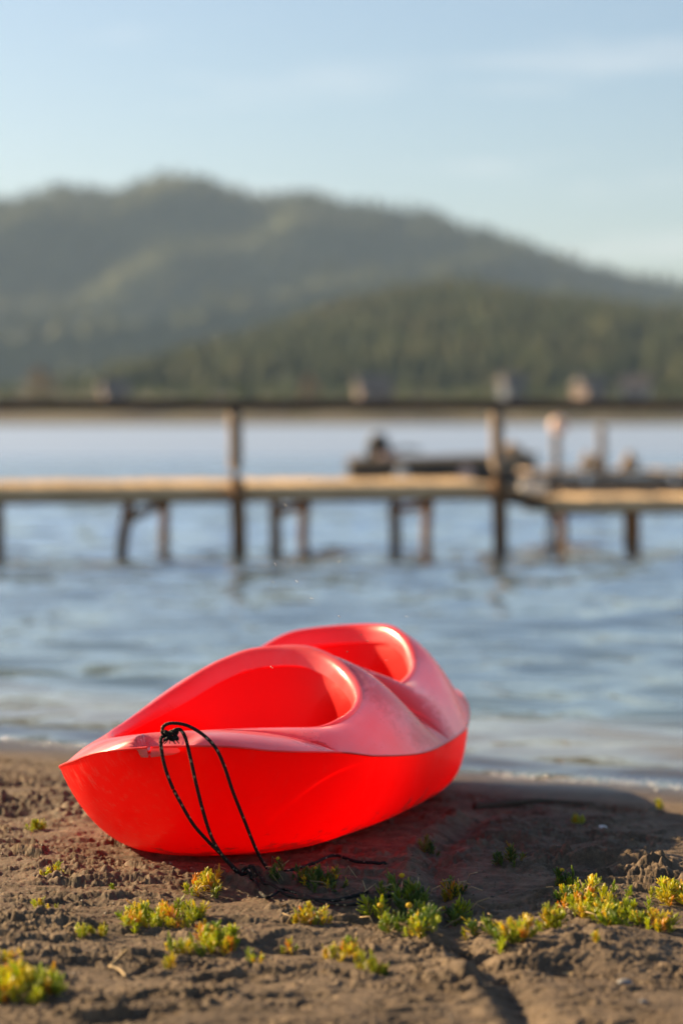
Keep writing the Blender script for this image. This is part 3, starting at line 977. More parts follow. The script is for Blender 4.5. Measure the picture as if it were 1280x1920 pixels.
# rolled coamings that drop into the openings
for c in COCK:
    pts = outline(c, 140)
    n = len(pts)
    rings = []
    prof = [(-0.007, -0.003, 0), (-0.005, 0.003, 1), (-0.001, 0.0055, 1), (0.004, 0.0055, 1), (0.009, 0.003, 1), (0.0125, -0.003, 1), (0.0145, -0.35, 2), (0.0165, -0.7, 2), (0.018, -1.0, 2)]
    for off, dz, mode in prof:
        ring = []
        for i in range(n):
            s0, t0 = pts[i]; s1, t1 = pts[(i + 1) % n]; sm, tm = pts[i - 1]
            ds, dt = s1 - sm, t1 - tm
            L = math.hypot(ds, dt) or 1
            ns, nt_ = -dt / L, ds / L
            cs_, ct_ = c[0] + (c[1] - c[0]) * c[3], 0
            if (cs_ - s0) * ns + (ct_ - t0) * nt_ < 0: ns, nt_ = -ns, -nt_
            aft = float(sstep(c[0] + 0.10, c[0] + 0.22, np.array(s0)))        # raised lip starts behind the front corners
            back = float(sstep(c[0] + 0.3, c[1], np.array(s0)))
            depth = 0.016 + 0.026 * back
            wide = 1 + 0.6 * back
            z = float(Hf(s0))
            if mode == 0: z += dz
            elif mode == 1: z += dz * (0.25 + 0.95 * aft)
            else: z += dz * depth
            o_ = off * (wide if off > 0 else 1)
            ring.append((t0 + nt_ * o_, s0 + ns * o_, z))
        rings.append(ring)
    V = [p for r_ in rings for p in r_]
    F = []
    for j in range(len(rings) - 1):
        for i in range(n):
            i2 = (i + 1) % n
            F.append((j * n + i, j * n + i2, (j + 1) * n + i2, (j + 1) * n + i))
    link('coaming', mesh_of('coaming', V, F), RIM_M, kayak)

# moulded tubs inside the openings
TUB_M = kayak_mat('red_polyethylene_tub', 0.0, 0.58, 0.40)
for c in COCK:
    pts = outline(c, 96)
    n = len(pts)
    cs_ = c[0] + (c[1] - c[0]) * c[3]
    V, F = [], []
    prof = [(0.060, 0.02), (0.085, 0.10), (0.11, 0.25), (0.14, 0.5), (0.18, 0.75), (0.24, 0.90), (0.34, 0.97), (0.55, 1.0), (0.8, 1.0)]
    for f, dp in prof:
        for s0, t0 in pts:
            back = float(sstep(c[0] + 0.3, c[1], np.array(s0)))
            zr = float(Hf(s0)) - (0.016 + 0.026 * back) + 0.004
            V.append((t0 * (1 - f), cs_ + (s0 - cs_) * (1 - f), zr + (0.040 - zr) * dp))
    for j in range(len(prof) - 1):
        for i in range(n):
            i2 = (i + 1) % n
            F.append((j * n + i, j * n + i2, (j + 1) * n + i2, (j + 1) * n + i))
    V.append((0, cs_, 0.040))
    for i in range(n): F.append(((len(prof) - 1) * n + i, (len(prof) - 1) * n + (i + 1) % n, len(V) - 1))
    link('cockpit_tub', mesh_of('cockpit_tub', V, F), TUB_M, kayak)

# ------------------------------------------------------------------ rope
def rope_material():
    m, n, l, out = new_mat('black_flecked_rope')
    uv = N(n, 'ShaderNodeUVMap')
    mp = N(n, 'ShaderNodeMapping', {'Scale': (3, 150, 1), 'Rotation': (0, 0, 0)})
    l.new(uv.outputs[0], mp.inputs[0])
    sp = N(n, 'ShaderNodeSeparateXYZ'); l.new(mp.outputs[0], sp.inputs[0])
    # two sets of strands winding opposite ways
    ws = []
    for sg in (1, -1):
        a = N(n, 'ShaderNodeMath', {1: float(sg)}, operation='MULTIPLY'); l.new(sp.outputs['X'], a.inputs[0])
        b = N(n, 'ShaderNodeMath', operation='ADD'); l.new(a.outputs[0], b.inputs[0]); l.new(sp.outputs['Y'], b.inputs[1])
        c = N(n, 'ShaderNodeMath', {1: 6.2832}, operation='MULTIPLY'); l.new(b.outputs[0], c.inputs[0])
        d = N(n, 'ShaderNodeMath', operation='SINE'); l.new(c.outputs[0], d.inputs[0]); ws.append(d)
    mxx = N(n, 'ShaderNodeMath', operation='MAXIMUM'); l.new(ws[0].outputs[0], mxx.inputs[0]); l.new(ws[1].outputs[0], mxx.inputs[1])
    # pale fleck on every few strands
    mp2 = N(n, 'ShaderNodeMapping', {'Scale': (2, 52, 1)}); l.new(uv.outputs[0], mp2.inputs[0])
    vo = N(n, 'ShaderNodeTexVoronoi', {'Scale': 1.0, 'Randomness': 0.45}); l.new(mp2.outputs[0], vo.inputs['Vector'])
    rp = ramp(n, [(0.13, (0.34, 0.31, 0.22)), (0.24, (0.012, 0.013, 0.012))])
    l.new(vo.outputs['Distance'], rp.inputs['Fac'])
    p = N(n, 'ShaderNodeBsdfPrincipled', {'Roughness': 0.75, 'Specular IOR Level': 0.3})
    l.new(rp.outputs[0], p.inputs['Base Color'])
    b = N(n, 'ShaderNodeBump', {'Strength': 0.8, 'Distance': 0.0015}); l.new(mxx.outputs[0], b.inputs['Height'])
    l.new(b.outputs[0], p.inputs['Normal'])
    l.new(p.outputs[0], out.inputs['Surface'])
    return m


ROPE_M = rope_material()
def beach_at(x, y):
    return float(beach_z(np.array([[x]]), np.array([[y]]))[0, 0])


def gp(x, y, up=0.0):
    """The place on the beach seen at photo pixel (x, y)."""
    z = 0.0
    for _ in range(8):
        p = gpx(x, y, z); z = beach_at(p.x, p.y)
    return Vector((p.x, p.y, z + up))


rope = empty('rope', px(318, 1380, 4.93))
tag(rope, 'black flecked rope tied at the bow of the red kayak and trailing on the sand', 'rope')
rr = 0.0037
def strand(pts, name='strand'):
    P = catmull(pts, 10)
    for p in P[:-6]: p.z = max(p.z, beach_at(p.x, p.y) + 0.0045)      # lies on the sand, not in it
    me = tube_mesh(name, [p - rope.location for p in P], rr, 10, uv=True)
    return link(name, me, ROPE_M, rope)


strand([px(322, 1384, 4.945), px(306, 1376, 4.93), px(307, 1362, 4.925), px(322, 1356, 4.92), px(350, 1360, 4.92), px(380, 1377, 4.92), px(404, 1402, 4.92), px(420, 1435, 4.93), px(437, 1485, 4.955),
        px(458, 1538, 5.0), px(478, 1588, 5.06), px(492, 1615, 5.11), px(505, 1632, 5.16), gp(522, 1642, 0.010), gp(545, 1640, 0.010), gp(585, 1628, 0.010), gp(625, 1619, 0.010), gp(668, 1613, 0.010), gp(705, 1614, 0.006), gp(742, 1616, -0.012)])
strand([px(318, 1380, 4.935), px(304, 1382, 4.925), px(302, 1396, 4.92), px(308, 1432, 4.925), px(320, 1468, 4.93), px(338, 1504, 4.95), px(362, 1545, 4.98), px(388, 1575, 5.01), px(416, 1603, 5.04), px(446, 1633, 5.08),
        px(475, 1656, 5.05), gp(500, 1669, 0.012), gp(530, 1678, 0.010), gp(570, 1689, 0.010), gp(612, 1700, 0.010), gp(640, 1706, 0.010), gp(668, 1703, 0.010), gp(700, 1693, 0.010), gp(735, 1684, 0.004)])
strand([px(318, 1382, 4.93), px(326, 1370, 4.92), px(338, 1368, 4.92), px(348, 1384, 4.92), px(357, 1420, 4.925), px(368, 1470, 4.94), px(382, 1525, 4.96), px(396, 1568, 4.99), px(410, 1594, 5.02), px(428, 1618, 5.055), px(452, 1642, 5.09),
        px(478, 1659, 5.07), gp(505, 1673, 0.018), gp(540, 1684, 0.008), gp(580, 1694, 0.010), gp(622, 1699, 0.010), gp(655, 1697, 0.010), gp(690, 1690, 0.006)])
kc = px(321, 1379, 4.925)
kp = [kc + Vector((math.cos(a) * 0.011 * (1 + 0.3 * math.sin(3 * a)), 0.006 * math.sin(2 * a), 0.009 * math.sin(a * 1.5 + 0.4))) for a in np.linspace(0, 12.5, 40)]
link('knot', tube_mesh('knot', [p - rope.location for p in kp], 0.0036, 8, uv=True), ROPE_M, rope)
for q in range(7):   # frayed end
    a = random.uniform(0, 6.28)
    link('frayed_end', tube_mesh('frayed_end', [kc - rope.location, kc - rope.location + Vector((math.cos(a) * 0.012, -0.004, -0.008 + 0.008 * math.sin(a))), kc - rope.location + Vector((math.cos(a) * 0.018, -0.006, -0.016))], 0.0011, 5, uv=True), ROPE_M, rope)

# ------------------------------------------------------------------ the pier
def wood(name, a, b, sc=3, rough=0.8, po=0.18):
    return noisy_mat(name, [(0.25, a), (0.75, b)], scale=sc, detail=8, rough=rough, bump=0.5, stretch=(1.0, 6.0, 6.0), per_object=po, spec=0.25)


PLANK_M = wood('weathered_deck_boards', (0.40, 0.27, 0.14), (0.66, 0.48, 0.28))
POST_M = wood('grey_brown_posts', (0.17, 0.12, 0.085), (0.36, 0.27, 0.19))
PILE_M = wood('brown_wet_piles', (0.10, 0.050, 0.022), (0.24, 0.125, 0.055))
RAIL_M = wood('dark_handrail', (0.050, 0.036, 0.027), (0.12, 0.088, 0.064))
BEAM_M = wood('dark_beams', (0.06, 0.040, 0.025), (0.15, 0.10, 0.065))

PD = 20.3                              # distance of the pier's near edge
PA, PB = px(-420, 785, 19.2), px(932, 785, 20.75)
ax = Vector((PB.x - PA.x, PB.y - PA.y, 0)); PL = ax.length; ax.normalize()
nrm = Vector((-ax.y, ax.x, 0))
PANG = math.atan2(ax.y, ax.x)
DECK_Z, DECK_W = 0.445, 1.15
pier = empty('pier', (PA.x, PA.y, WATER), (0, 0, PANG))
tag(pier, 'weathered wooden pier with one handrail standing in the lake', 'pier')
pz = -WATER                             # local z of the level z = 0
def pu(x): return (px(x, 785, 20.2).x - PA.x) / ax.x       # along the pier for a photo column


def add_box_part(name, size, loc, mat, parent, rot=(0, 0, 0), bevel=0.006):
    return bm_obj(name, box_bm(*size, bevel), mat, parent, loc=loc, rot=rot)


# boards laid across
pm = None
u = 0.0; k = 0
while u < PL - 0.05:
    w = 0.185
    if pm is None:
        o = add_box_part('plank', (w, DECK_W, 0.045), (0, 0, 0), PLANK_M, pier); pm = o.data
    else:
        o = link('plank', pm, None, pier)
    o.location = (u + w / 2, DECK_W / 2 + random.uniform(-0.02, 0.02), DECK_Z + pz - 0.0225 + random.uniform(-0.005, 0.005))
    o.rotation_euler = (R(2.6) + random.uniform(-.006, .006), random.uniform(-.012, .012), random.uniform(-.01, .01))
    u += w + 0.012; k += 1
for v, zz in ((0.10, 0.0), (DECK_W - 0.12, 0.0)):
    add_box_part('stringer', (PL, 0.07, 0.10), (PL / 2, v, DECK_Z + pz - 0.101), BEAM_M, pier)
add_box_part('edge_board', (PL, 0.035, 0.105), (PL / 2, -0.035, DECK_Z + pz - 0.053), PLANK_M, pier)


def round_part(name, pts, rad, mat, parent, sides=10, taper=None):
    return link(name, tube_mesh(name, catmull(pts, 3), rad, sides, taper=taper, wobble=0.06), mat, parent)


for xx in (-60, 437, 932):
    uu_ = pu(xx)
    if uu_ > PL: uu_ = PL - 0.03
    round_part('post', [(uu_ - 0.01, -0.115, DECK_Z + pz + 0.05), (uu_, -0.115, 0.9), (uu_ - 0.01, -0.11, 1.185)], 0.058, POST_M, pier)
    round_part('pile', [(uu_ + 0.035, -0.10, -1.2), (uu_ + 0.03, -0.11, 0.0), (uu_ + 0.01, -0.115, DECK_Z + pz + 0.045)], 0.066, PILE_M, pier)
round_part('handrail', [(-0.2, -0.115, 1.240), (PL * 0.3, -0.115, 1.229), (PL * 0.65, -0.115, 1.236), (PL + 3.4, -0.115, 1.242)], 0.048, RAIL_M, pier, 12)
for (xa, xb, lean) in ((16, -60, 0.0), (256, 295, -0.09), (522, 566, 0.0), (749, 813, 0.0)):
    ua, ub = pu(xa), pu(xb) + (DECK_W - 0.1) * ax.y / ax.x * 1.0
    round_part('pile', [(ua + lean * 2.5, 0.08, -1.0), (ua + lean, 0.10, 0.02), (ua, 0.14, DECK_Z + pz - 0.06)], 0.050, PILE_M, pier)
    round_part('pile', [(ub, DECK_W - 0.05, -1.0), (ub - 0.01, DECK_W - 0.10, 0.02), (ub - 0.01, DECK_W - 0.2, DECK_Z + pz - 0.06)], 0.046, PILE_M, pier)
    mid = Vector(((ua + ub) / 2, DECK_W / 2, 0.34))
    dv_ = Vector((ub - ua, DECK_W - 0.3, 0.10 if xa == 256 else 0.02))
    round_part('brace', [mid - dv_ * 0.55, mid, mid + dv_ * 0.55], 0.040, PILE_M if xa != 256 else BEAM_M, pier, 8)

# the ramp and the lower walkway at the right
walk = empty('walkway', (PB.x, PB.y, WATER), (0, 0, PANG * 0.6))
tag(walk, 'lower plank walkway running off the right end of the pier', 'walkway')
s_ = 20.75 / FPX
RW = (1030 - 932) * s_
for v in (0.02, 0.95):
    bm_ = bmesh.new()
    pts2 = [(0.02, 0.545), (0.02, 0.43), (RW, 0.325), (RW, 0.42)]
    a_ = [bm_.verts.new((x, v, z)) for x, z in pts2]; b_ = [bm_.verts.new((x, v + 0.06, z)) for x, z in pts2]
    bm_.faces.new(a_); bm_.faces.new(b_[::-1])
    for q in range(4): bm_.faces.new((a_[q], b_[q], b_[(q + 1) % 4], a_[(q + 1) % 4]))
    bmesh.ops.recalc_face_normals(bm_, faces=bm_.faces[:])
    bm_obj('ramp_beam', bm_, BEAM_M, walk)
sl = math.atan2(0.125, RW)
for q in range(3):
    add_box_part('ramp_plank', (0.135, 1.0, 0.03), (0.09 + q * 0.15, 0.5, 0.553 - math.tan(sl) * (0.09 + q * 0.15) ), PLANK_M, walk, rot=(0, sl, 0))
u = RW; q = 0; pm = None
while u < RW + 3.0:
    w = 0.16
    if pm is None:
        o = add_box_part('plank', (w, 1.05, 0.06), (0, 0, 0), PLANK_M, walk); pm = o.data
    else: o = link('plank', pm, None, walk)
    o.location = (u + w / 2, 0.5 + random.uniform(-0.03, 0.03), 0.405 + random.uniform(-0.008, 0.008))
    o.rotation_euler = (0, random.uniform(-.02, .02), random.uniform(-.02, .02))
    u += w + 0.02
for v in (0.06, 0.9): add_box_part('stringer', (3.0, 0.07, 0.08), (RW + 1.5, v, 0.334), BEAM_M, walk)
add_box_part('edge_board', (3.0, 0.03, 0.10), (RW + 1.5, -0.055, 0.38), PLANK_M, walk)
for xx in (1043, 1190, 1330):
    uu_ = (xx - 932) * s_
    round_part('pile', [(uu_, 0.1, -1.0), (uu_ + 0.01, 0.1, 0.1), (uu_, 0.12, 0.295)], 0.045, PILE_M, walk)
    round_part('pile', [(uu_ + 0.3, 0.95, -1.0), (uu_ + 0.31, 0.92, 0.1), (uu_ + 0.3, 0.9, 0.295)], 0.04, PILE_M, walk)

CREAM = noisy_mat('faded_pale_plastic', [(0.3, (0.62, 0.56, 0.48)), (0.7, (0.78, 0.73, 0.66))], scale=3, rough=0.45)
PINKP = noisy_mat('faded_pink_plastic', [(0.3, (0.60, 0.40, 0.32)), (0.7, (0.75, 0.52, 0.42))], scale=3, rough=0.45)
TANP = noisy_mat('tan_canvas', [(0.3, (0.30, 0.21, 0.13)), (0.7, (0.45, 0.33, 0.21))], scale=4, rough=0.85)
DARKR = noisy_mat('black_rubber', [(0.3, (0.015, 0.015, 0.016)), (0.7, (0.04, 0.038, 0.036))], scale=6, rough=0.6)
NAVY = noisy_mat('dark_boat_paint', [(0.3, (0.035, 0.028, 0.022)), (0.7, (0.095, 0.075, 0.055))], scale=3, rough=0.4)
GREYM = noisy_mat('grey_metal', [(0.3, (0.30, 0.31, 0.33)), (0.7, (0.45, 0.46, 0.48))], scale=3, rough=0.35)


def lathe_mesh(name, prof, sides=14):
    V, F = [], []
    for r_, z in prof:
        for k in range(sides):
            w = 2 * math.pi * k / sides
            V.append((r_ * math.cos(w), r_ * math.sin(w), z))
    for i in range(len(prof) - 1):
        for k in range(sides):
            k2 = (k + 1) % sides
            F.append((i * sides + k, i * sides + k2, (i + 1) * sides + k2, (i + 1) * sides + k))
    F.append(tuple(range(sides))[::-1]); F.append(tuple((len(prof) - 1) * sides + k for k in range(sides)))
    return mesh_of(name, V, F)


def ball_prof(r, n=8, z0=0.0, sq=1.0):
    return [(max(0.004, r * math.sin(math.pi * i / n)), z0 - r * sq * math.cos(math.pi * i / n)) for i in range(n + 1)]


# rag-like white buoy at the first walkway pile
t = empty('mooring_buoy', px(1032, 1000, 20.6))
tag(t, 'pale buoy hanging beside the first pile of the lower walkway', 'buoy')
link('float', lathe_mesh('float', ball_prof(0.055, 8, 0, 1.5)), CREAM, t)
link('lanyard', tube_mesh('lanyard', [(0, 0, 0.08), (0.03, 0.02, 0.2), (0.045, 0.1, 0.30)], 0.008, 6), DARKR, t)

# floating jetty farther out on the right
FD = 36.0
fj = empty('floating_jetty', (px(990, 785, FD).x, FD, WATER), (0, 0, R(2)))
tag(fj, 'dark floating jetty behind the walkway at the right edge', 'jetty')
sF = FD / FPX
def fz(y): return px(640, y, FD).z - WATER
pm = None; u = 0.0; top = fz(884)
while u < 3.4:
    if pm is None:
        o = add_box_part('plank', (0.15, 1.6, 0.05), (0, 0, 0), POST_M, fj); pm = o.data
    else: o = link('plank', pm, None, fj)
    o.location = (u + 0.08, 0.8 + random.uniform(-.04, .04), top - 0.02 + random.uniform(-.012, .012)); o.rotation_euler = (0, random.uniform(-.03, .03), random.uniform(-.02, .02))
    u += 0.17
for dz_ in (0.115, 0.235): add_box_part('side_beam', (3.4, 0.08, 0.105), (1.7, 0.05, top - dz_), BEAM_M if dz_ > .2 else POST_M, fj)
for q in range(6):
    add_box_part('float', (0.5, 1.4, 0.22), (0.28 + 0.57 * q, 0.85, top - 0.29), BEAM_M, fj, bevel=0.04)
for q in range(5):
    o = link('fender', lathe_mesh('fender', ball_prof(0.055, 8, 0, 1.3)), CREAM if q % 2 else POST_M, fj, loc=(0.2 + 0.66 * q, -0.06, top - 0.13))
for (xx, yt, rad) in ((1045, 790, 0.065), (1131, 800, 0.065)):
    round_part('post', [((xx - 990) * sF, 0.2, -1.0), ((xx - 990) * sF + 0.01, 0.2, 0.4), ((xx - 990) * sF, 0.2, fz(yt))], rad, POST_M, fj)


bs = empty('board_stack', (px(1030, 785, 30).x, 30, WATER), (0, 0, R(-3)))
tag(bs, 'stack of weathered boards floating in front of the jetty at the right', 'boards')
for lay in range(3):
    for q in range(3 if lay < 2 else 2):
        add_box_part('plank', (1.75 - 0.1 * lay, 0.2, 0.05), (0.9 + random.uniform(-.06, .06), q * 0.23 + 0.05 * lay, 0.03 + lay * 0.085 + random.uniform(-.006, .006)), (POST_M, PLANK_M, POST_M)[(lay + q) % 3], bs, rot=(0, 0, random.uniform(-.03, .03)))
for q in range(2): add_box_part('float', (0.25, 0.75, 0.2), (0.35 + 1.1 * q, 0.25, -0.10), BEAM_M, bs, bevel=0.03)


def prop(name, x, y, d, label, cat, parts):
    t = empty(name, px(x, y, d)); tag(t, label, cat)
    for nm, me, mat, loc in parts: link(nm, me, mat, t, loc=loc)
    return t


b = prop('marker_buoy', 1047, 800, FD + 0.2, 'round pinkish buoy on top of the left post of the floating jetty', 'buoy',
     [('float', lathe_mesh('float', ball_prof(0.14, 10)), PINKP, (0, 0, 0.02)), ('neck', lathe_mesh('neck', [(0.025, -0.1), (0.03, 0.0), (0.028, 0.14)]), CREAM, (0, 0, 0))])
def lump(name, r, h, seed):
    rg = random.Random(seed)
    pr = [(r * 0.9, 0), (r * 1.05, h * 0.25), (r * 0.9, h * 0.6), (r * 0.5, h * 0.88), (0.01, h)]
    me = lathe_mesh(name, pr, 14)
    for v in me.vertices: v.co *= 1 + rg.uniform(-0.13, 0.13)
    return me
prop('canvas_bag', 1180, 882, FD + 0.5, 'tan canvas bag standing on the floating jetty right of its posts', 'bag', [('sack', lump('sack', 0.14, 0.24, 1), TANP, (0, 0, 0)), ('neck', lathe_mesh('neck', [(0.045, 0.21), (0.04, 0.26), (0.07, 0.29)]), TANP, (0, 0, 0))])
prop('rubbish_sack', 1117, 886, FD + 0.4, 'dark lumpy sack at the foot of the right post of the floating jetty', 'sack', [('sack', lump('sack', 0.16, 0.22, 2), DARKR, (0, 0, 0)), ('tie', lathe_mesh('tie', [(0.04, 0.19), (0.03, 0.24), (0.08, 0.27)]), TANP, (0, 0, 0))])
prop('canvas_bundle', 1100, 884, FD + 0.7, 'small tan bundle left of the dark sack on the floating jetty', 'bundle', [('roll', lump('roll', 0.09, 0.28, 3), TANP, (0, 0, 0)), ('strap', lathe_mesh('strap', [(0.105, 0.10), (0.108, 0.13)]), DARKR, (0, 0, 0))])
t = prop('plastic_crate', 1000, 922, 22.6, 'pale plastic crate standing at the top of the ramp', 'crate', [])
for (sx_, sy_, lx, ly) in ((0.30, 0.012, 0, -0.11), (0.30, 0.012, 0, 0.11), (0.012, 0.21, -0.145, 0), (0.012, 0.21, 0.145, 0)):
    bm_obj('side_panel', box_bm(sx_, sy_, 0.13, 0.003, M=Matrix.Translation((lx, ly, 0.07))), CREAM, t)
bm_obj('bottom_panel', box_bm(0.276, 0.20, 0.012), CREAM, t)
t.scale = (0.8, 0.8, 0.6)

# dark motor boat moored behind the pier
BD = 42.0
boat = empty('motor_boat', (px(830, 785, BD).x, BD, WATER), (0, 0, R(3)))
boat.scale = (1.6, 1.6, 1.6)
tag(boat, 'long low dark boat with an outboard motor moored behind the pier', 'boat')
sB = BD / FPX / 1.6
LB = (1005 - 652) * sB
V, F = [], []
NS, NR = 22, 9
for i in range(NS):
    f = i / (NS - 1); x = (f - 0.5) * LB
    bw = 0.40 * (1 - max(0, (f - 0.62) / 0.38) ** 2.2) * (0.9 + 0.1 * min(1, f * 5)) + 0.01
    sh = 0.255 + 0.05 * f ** 2; kl = -0.10 + 0.22 * max(0, (f - 0.7) / 0.3) ** 2
    for k in range(NR):
        a = -1 + 2 * k / (NR - 1)
        V.append((x, bw * math.copysign(abs(a) ** 0.6, a), kl + (sh - kl) * abs(a) ** 2.4))
for i in range(NS - 1):
    for k in range(NR - 1):
        F.append((i * NR + k, i * NR + k + 1, (i + 1) * NR + k + 1, (i + 1) * NR + k))
F.append(tuple(range(NR)))
hb = link('hull', mesh_of('hull', V, F), NAVY, boat)
sd = hb.modifiers.new('thickness', 'SOLIDIFY'); sd.thickness = 0.02
for sg in (0, NR - 1):
    link('gunwale', tube_mesh('gunwale', [V[i * NR + sg] for i in range(NS)], 0.026, 8), TANP, boat)
for f in (-0.22, 0.08, 0.3): bm_obj('thwart', box_bm(0.22, 0.62, 0.03, 0.005), PLANK_M, boat, loc=(f * LB, 0, 0.20))
mot = bm_obj('outboard_motor', box_bm(0.26, 0.22, 0.24, 0.06), DARKR, boat, smooth=False, loc=(-LB / 2 + 0.32, 0, 0.36))
bm_obj('clamp_bracket', box_bm(0.10, 0.16, 0.2, 0.01), GREYM, mot, loc=(0.02, 0, -0.18))
bm_obj('drive_leg', box_bm(0.09, 0.05, 0.62, 0.015), NAVY, mot, loc=(-0.10, 0, -0.40))
link('tiller', tube_mesh('tiller', [(0.1, 0, -0.02), (0.3, 0, 0.02), (0.46, 0, 0.0)], 0.02, 8), DARKR, mot)
link('cowl_cap', lathe_mesh('cowl_cap', [(0.10, 0.1), (0.105, 0.14), (0.07, 0.175), (0.01, 0.185)], 12), NAVY, mot)
for xx, yy in ((755, 886), (874, 886)):  # pale fenders added to stand in for two bright glints
    o = link('fender', lathe_mesh('fender', ball_prof(0.075, 10, 0, 1.1)), CREAM if xx < 800 else PINKP, boat, loc=((xx - 840) * sB, -0.52, (px(640, yy, BD).z - WATER) / 1.6))
    link('fender_line', tube_mesh('fender_line', [(0, 0, 0.07), (0, 0.05, 0.13), (0, 0.1, 0.16)], 0.008, 6), DARKR, o)
cov = link('tarp', lump('tarp', 0.17, 0.17, 5), TANP, boat, loc=((970 - 840) * sB, 0.0, 0.26))
bm_obj('fuel_tank', box_bm(0.24, 0.2, 0.14, 0.03), PINKP, boat, loc=(-LB / 2 + 0.42, -0.1, 0.26))

# ------------------------------------------------------------------ plants on the sand
def leaf_material(name, lo, mid, hi, tip):
    m, n, l, out = new_mat(name)
    oi = N(n, 'ShaderNodeObjectInfo'); tc = N(n, 'ShaderNodeTexCoord')
    no = N(n, 'ShaderNodeTexNoise', {'Scale': 45, 'Detail': 4})
    l.new(tc.outputs['Object'], no.inputs['Vector'])
    ad = N(n, 'ShaderNodeMath', {1: 0.55}, operation='MULTIPLY_ADD')
    l.new(oi.outputs['Random'], ad.inputs[0]); l.new(no.outputs['Fac'], ad.inputs[2])
    rp = ramp(n, [(0.45, lo), (0.68, mid), (0.92, hi), (1.02, tip)])
    l.new(ad.outputs[0], rp.inputs['Fac'])
    p = N(n, 'ShaderNodeBsdfPrincipled', {'Roughness': 0.38, 'Specular IOR Level': 0.5})
    l.new(rp.outputs[0], p.inputs['Base Color'])
    t = N(n, 'ShaderNodeBsdfTranslucent')
    br = N(n, 'ShaderNodeHueSaturation', {'Saturation': 1.1, 'Value': 2.2})
    l.new(rp.outputs[0], br.inputs['Color']); l.new(br.outputs[0], t.inputs['Color'])
    mx = N(n, 'ShaderNodeMixShader', {0: 0.5})
    l.new(p.outputs[0], mx.inputs[1]); l.new(t.outputs[0], mx.inputs[2]); l.new(mx.outputs[0], out.inputs['Surface'])
    return m


LEAF_GREEN = leaf_material('succulent_green', (0.15, 0.20, 0.02), (0.30, 0.34, 0.03), (0.43, 0.44, 0.035), (0.50, 0.40, 0.04))
LEAF_GOLD = leaf_material('succulent_golden', (0.20, 0.24, 0.03), (0.36, 0.35, 0.035), (0.44, 0.36, 0.045), (0.45, 0.25, 0.04))
LEAF_SHADED = leaf_material('succulent_shaded_green', (0.07, 0.12, 0.03), (0.12, 0.18, 0.04), (0.19, 0.24, 0.05), (0.26, 0.20, 0.05))  # darker copy of the green, shade put into the colour of shadowed clumps
FLOWER_M = noisy_mat('yellow_button_flower', [(0.3, (0.62, 0.40, 0.015)), (0.7, (0.80, 0.58, 0.03))], scale=300, rough=0.7, bump=0.4, transl=0.25)
STALK_M = noisy_mat('reddish_stalk', [(0.3, (0.16, 0.07, 0.025)), (0.7, (0.28, 0.16, 0.05))], scale=60, rough=0.6)
DRY_M = noisy_mat('dry_straw', [(0.3, (0.30, 0.20, 0.09)), (0.7, (0.52, 0.38, 0.20))], scale=40, rough=0.7)


def shoot_mesh(seed, n, h, lean):
    rg = random.Random(seed)
    V, F = [], []
    st = [Vector((lean * (i / 4) ** 1.5, 0, h * 0.75 * i / 4)) for i in range(5)]
    def spindle(a, dirv, L, w):
        d = dirv.normalized(); s1 = d.cross(Vector((0, 0, 1)));
        if s1.length < 0.1: s1 = Vector((1, 0, 0))
        s1.normalize(); s2 = d.cross(s1)
        b0 = len(V)
        bend = Vector((0, 0, 1)) * L * 0.22
        for f, ww in ((0.0, 0.45), (0.35, 0.9), (0.72, 1.0), (0.93, 0.6)):
            c = a + d * L * f + bend * f * f
            for k in range(4):
                an = k * math.pi / 2
                V.append(c + s1 * math.cos(an) * w * ww + s2 * math.sin(an) * w * ww * 0.55)
        V.append(a + d * L + bend)
        for r_ in range(3):
            for k in range(4):
                k2 = (k + 1) % 4
                F.append((b0 + r_ * 4 + k, b0 + r_ * 4 + k2, b0 + r_ * 4 + 4 + k2, b0 + r_ * 4 + 4 + k))
        for k in range(4): F.append((b0 + 12 + k, b0 + 12 + (k + 1) % 4, b0 + 16))
    b0 = len(V)
    for p in st:
        for k in range(4):
            an = k * math.pi / 2
            V.append(p + Vector((math.cos(an), math.sin(an), 0)) * 0.0014)
    for i in range(4):
        for k in range(4):
            k2 = (k + 1) % 4
            F.append((b0 + i * 4 + k, b0 + i * 4 + k2, b0 + i * 4 + 4 + k2, b0 + i * 4 + 4 + k))
    for i in range(n):
        f = 0.15 + 0.85 * i / n
        p = st[0].lerp(st[4], f); p.x = lean * f ** 1.5
        az = i * 2.4 + rg.uniform(-.5, .5)
        el = 0.25 + 0.95 * f + rg.uniform(-.25, .25)
        spindle(p, Vector((math.cos(az) * math.cos(el), math.sin(az) * math.cos(el), math.sin(el))), h * rg.uniform(0.30, 0.52), rg.uniform(0.0018, 0.0028))
    return mesh_of('shoot', V, F)


SHOOTS = {}
for key, mat in (('green', LEAF_GREEN), ('gold', LEAF_GOLD), ('deep', LEAF_SHADED)):
    SHOOTS[key] = []
    for q in range(7):
        me = shoot_mesh(hash((q, 5)) % 1000 + q, 12 + q % 4, 0.034 + 0.004 * (q % 3), 0.004 * (q % 4))
        me.materials.append(mat); SHOOTS[key].append(me)
def flower_meshes():
    st = tube_mesh('stalk', [(0, 0, 0), (0.002, 0.001, 0.02), (0.001, 0, 0.045)], 0.0011, 5)
    st.materials.append(STALK_M)
    hd = lathe_mesh('button', [(0.0015, 0.040), (0.0045, 0.0415), (0.0058, 0.0445), (0.0050, 0.0475), (0.003, 0.0488), (0.0006, 0.0492)], 12)
    hd.materials.append(FLOWER_M)
    return st, hd
STALK, BUTTON = flower_meshes()


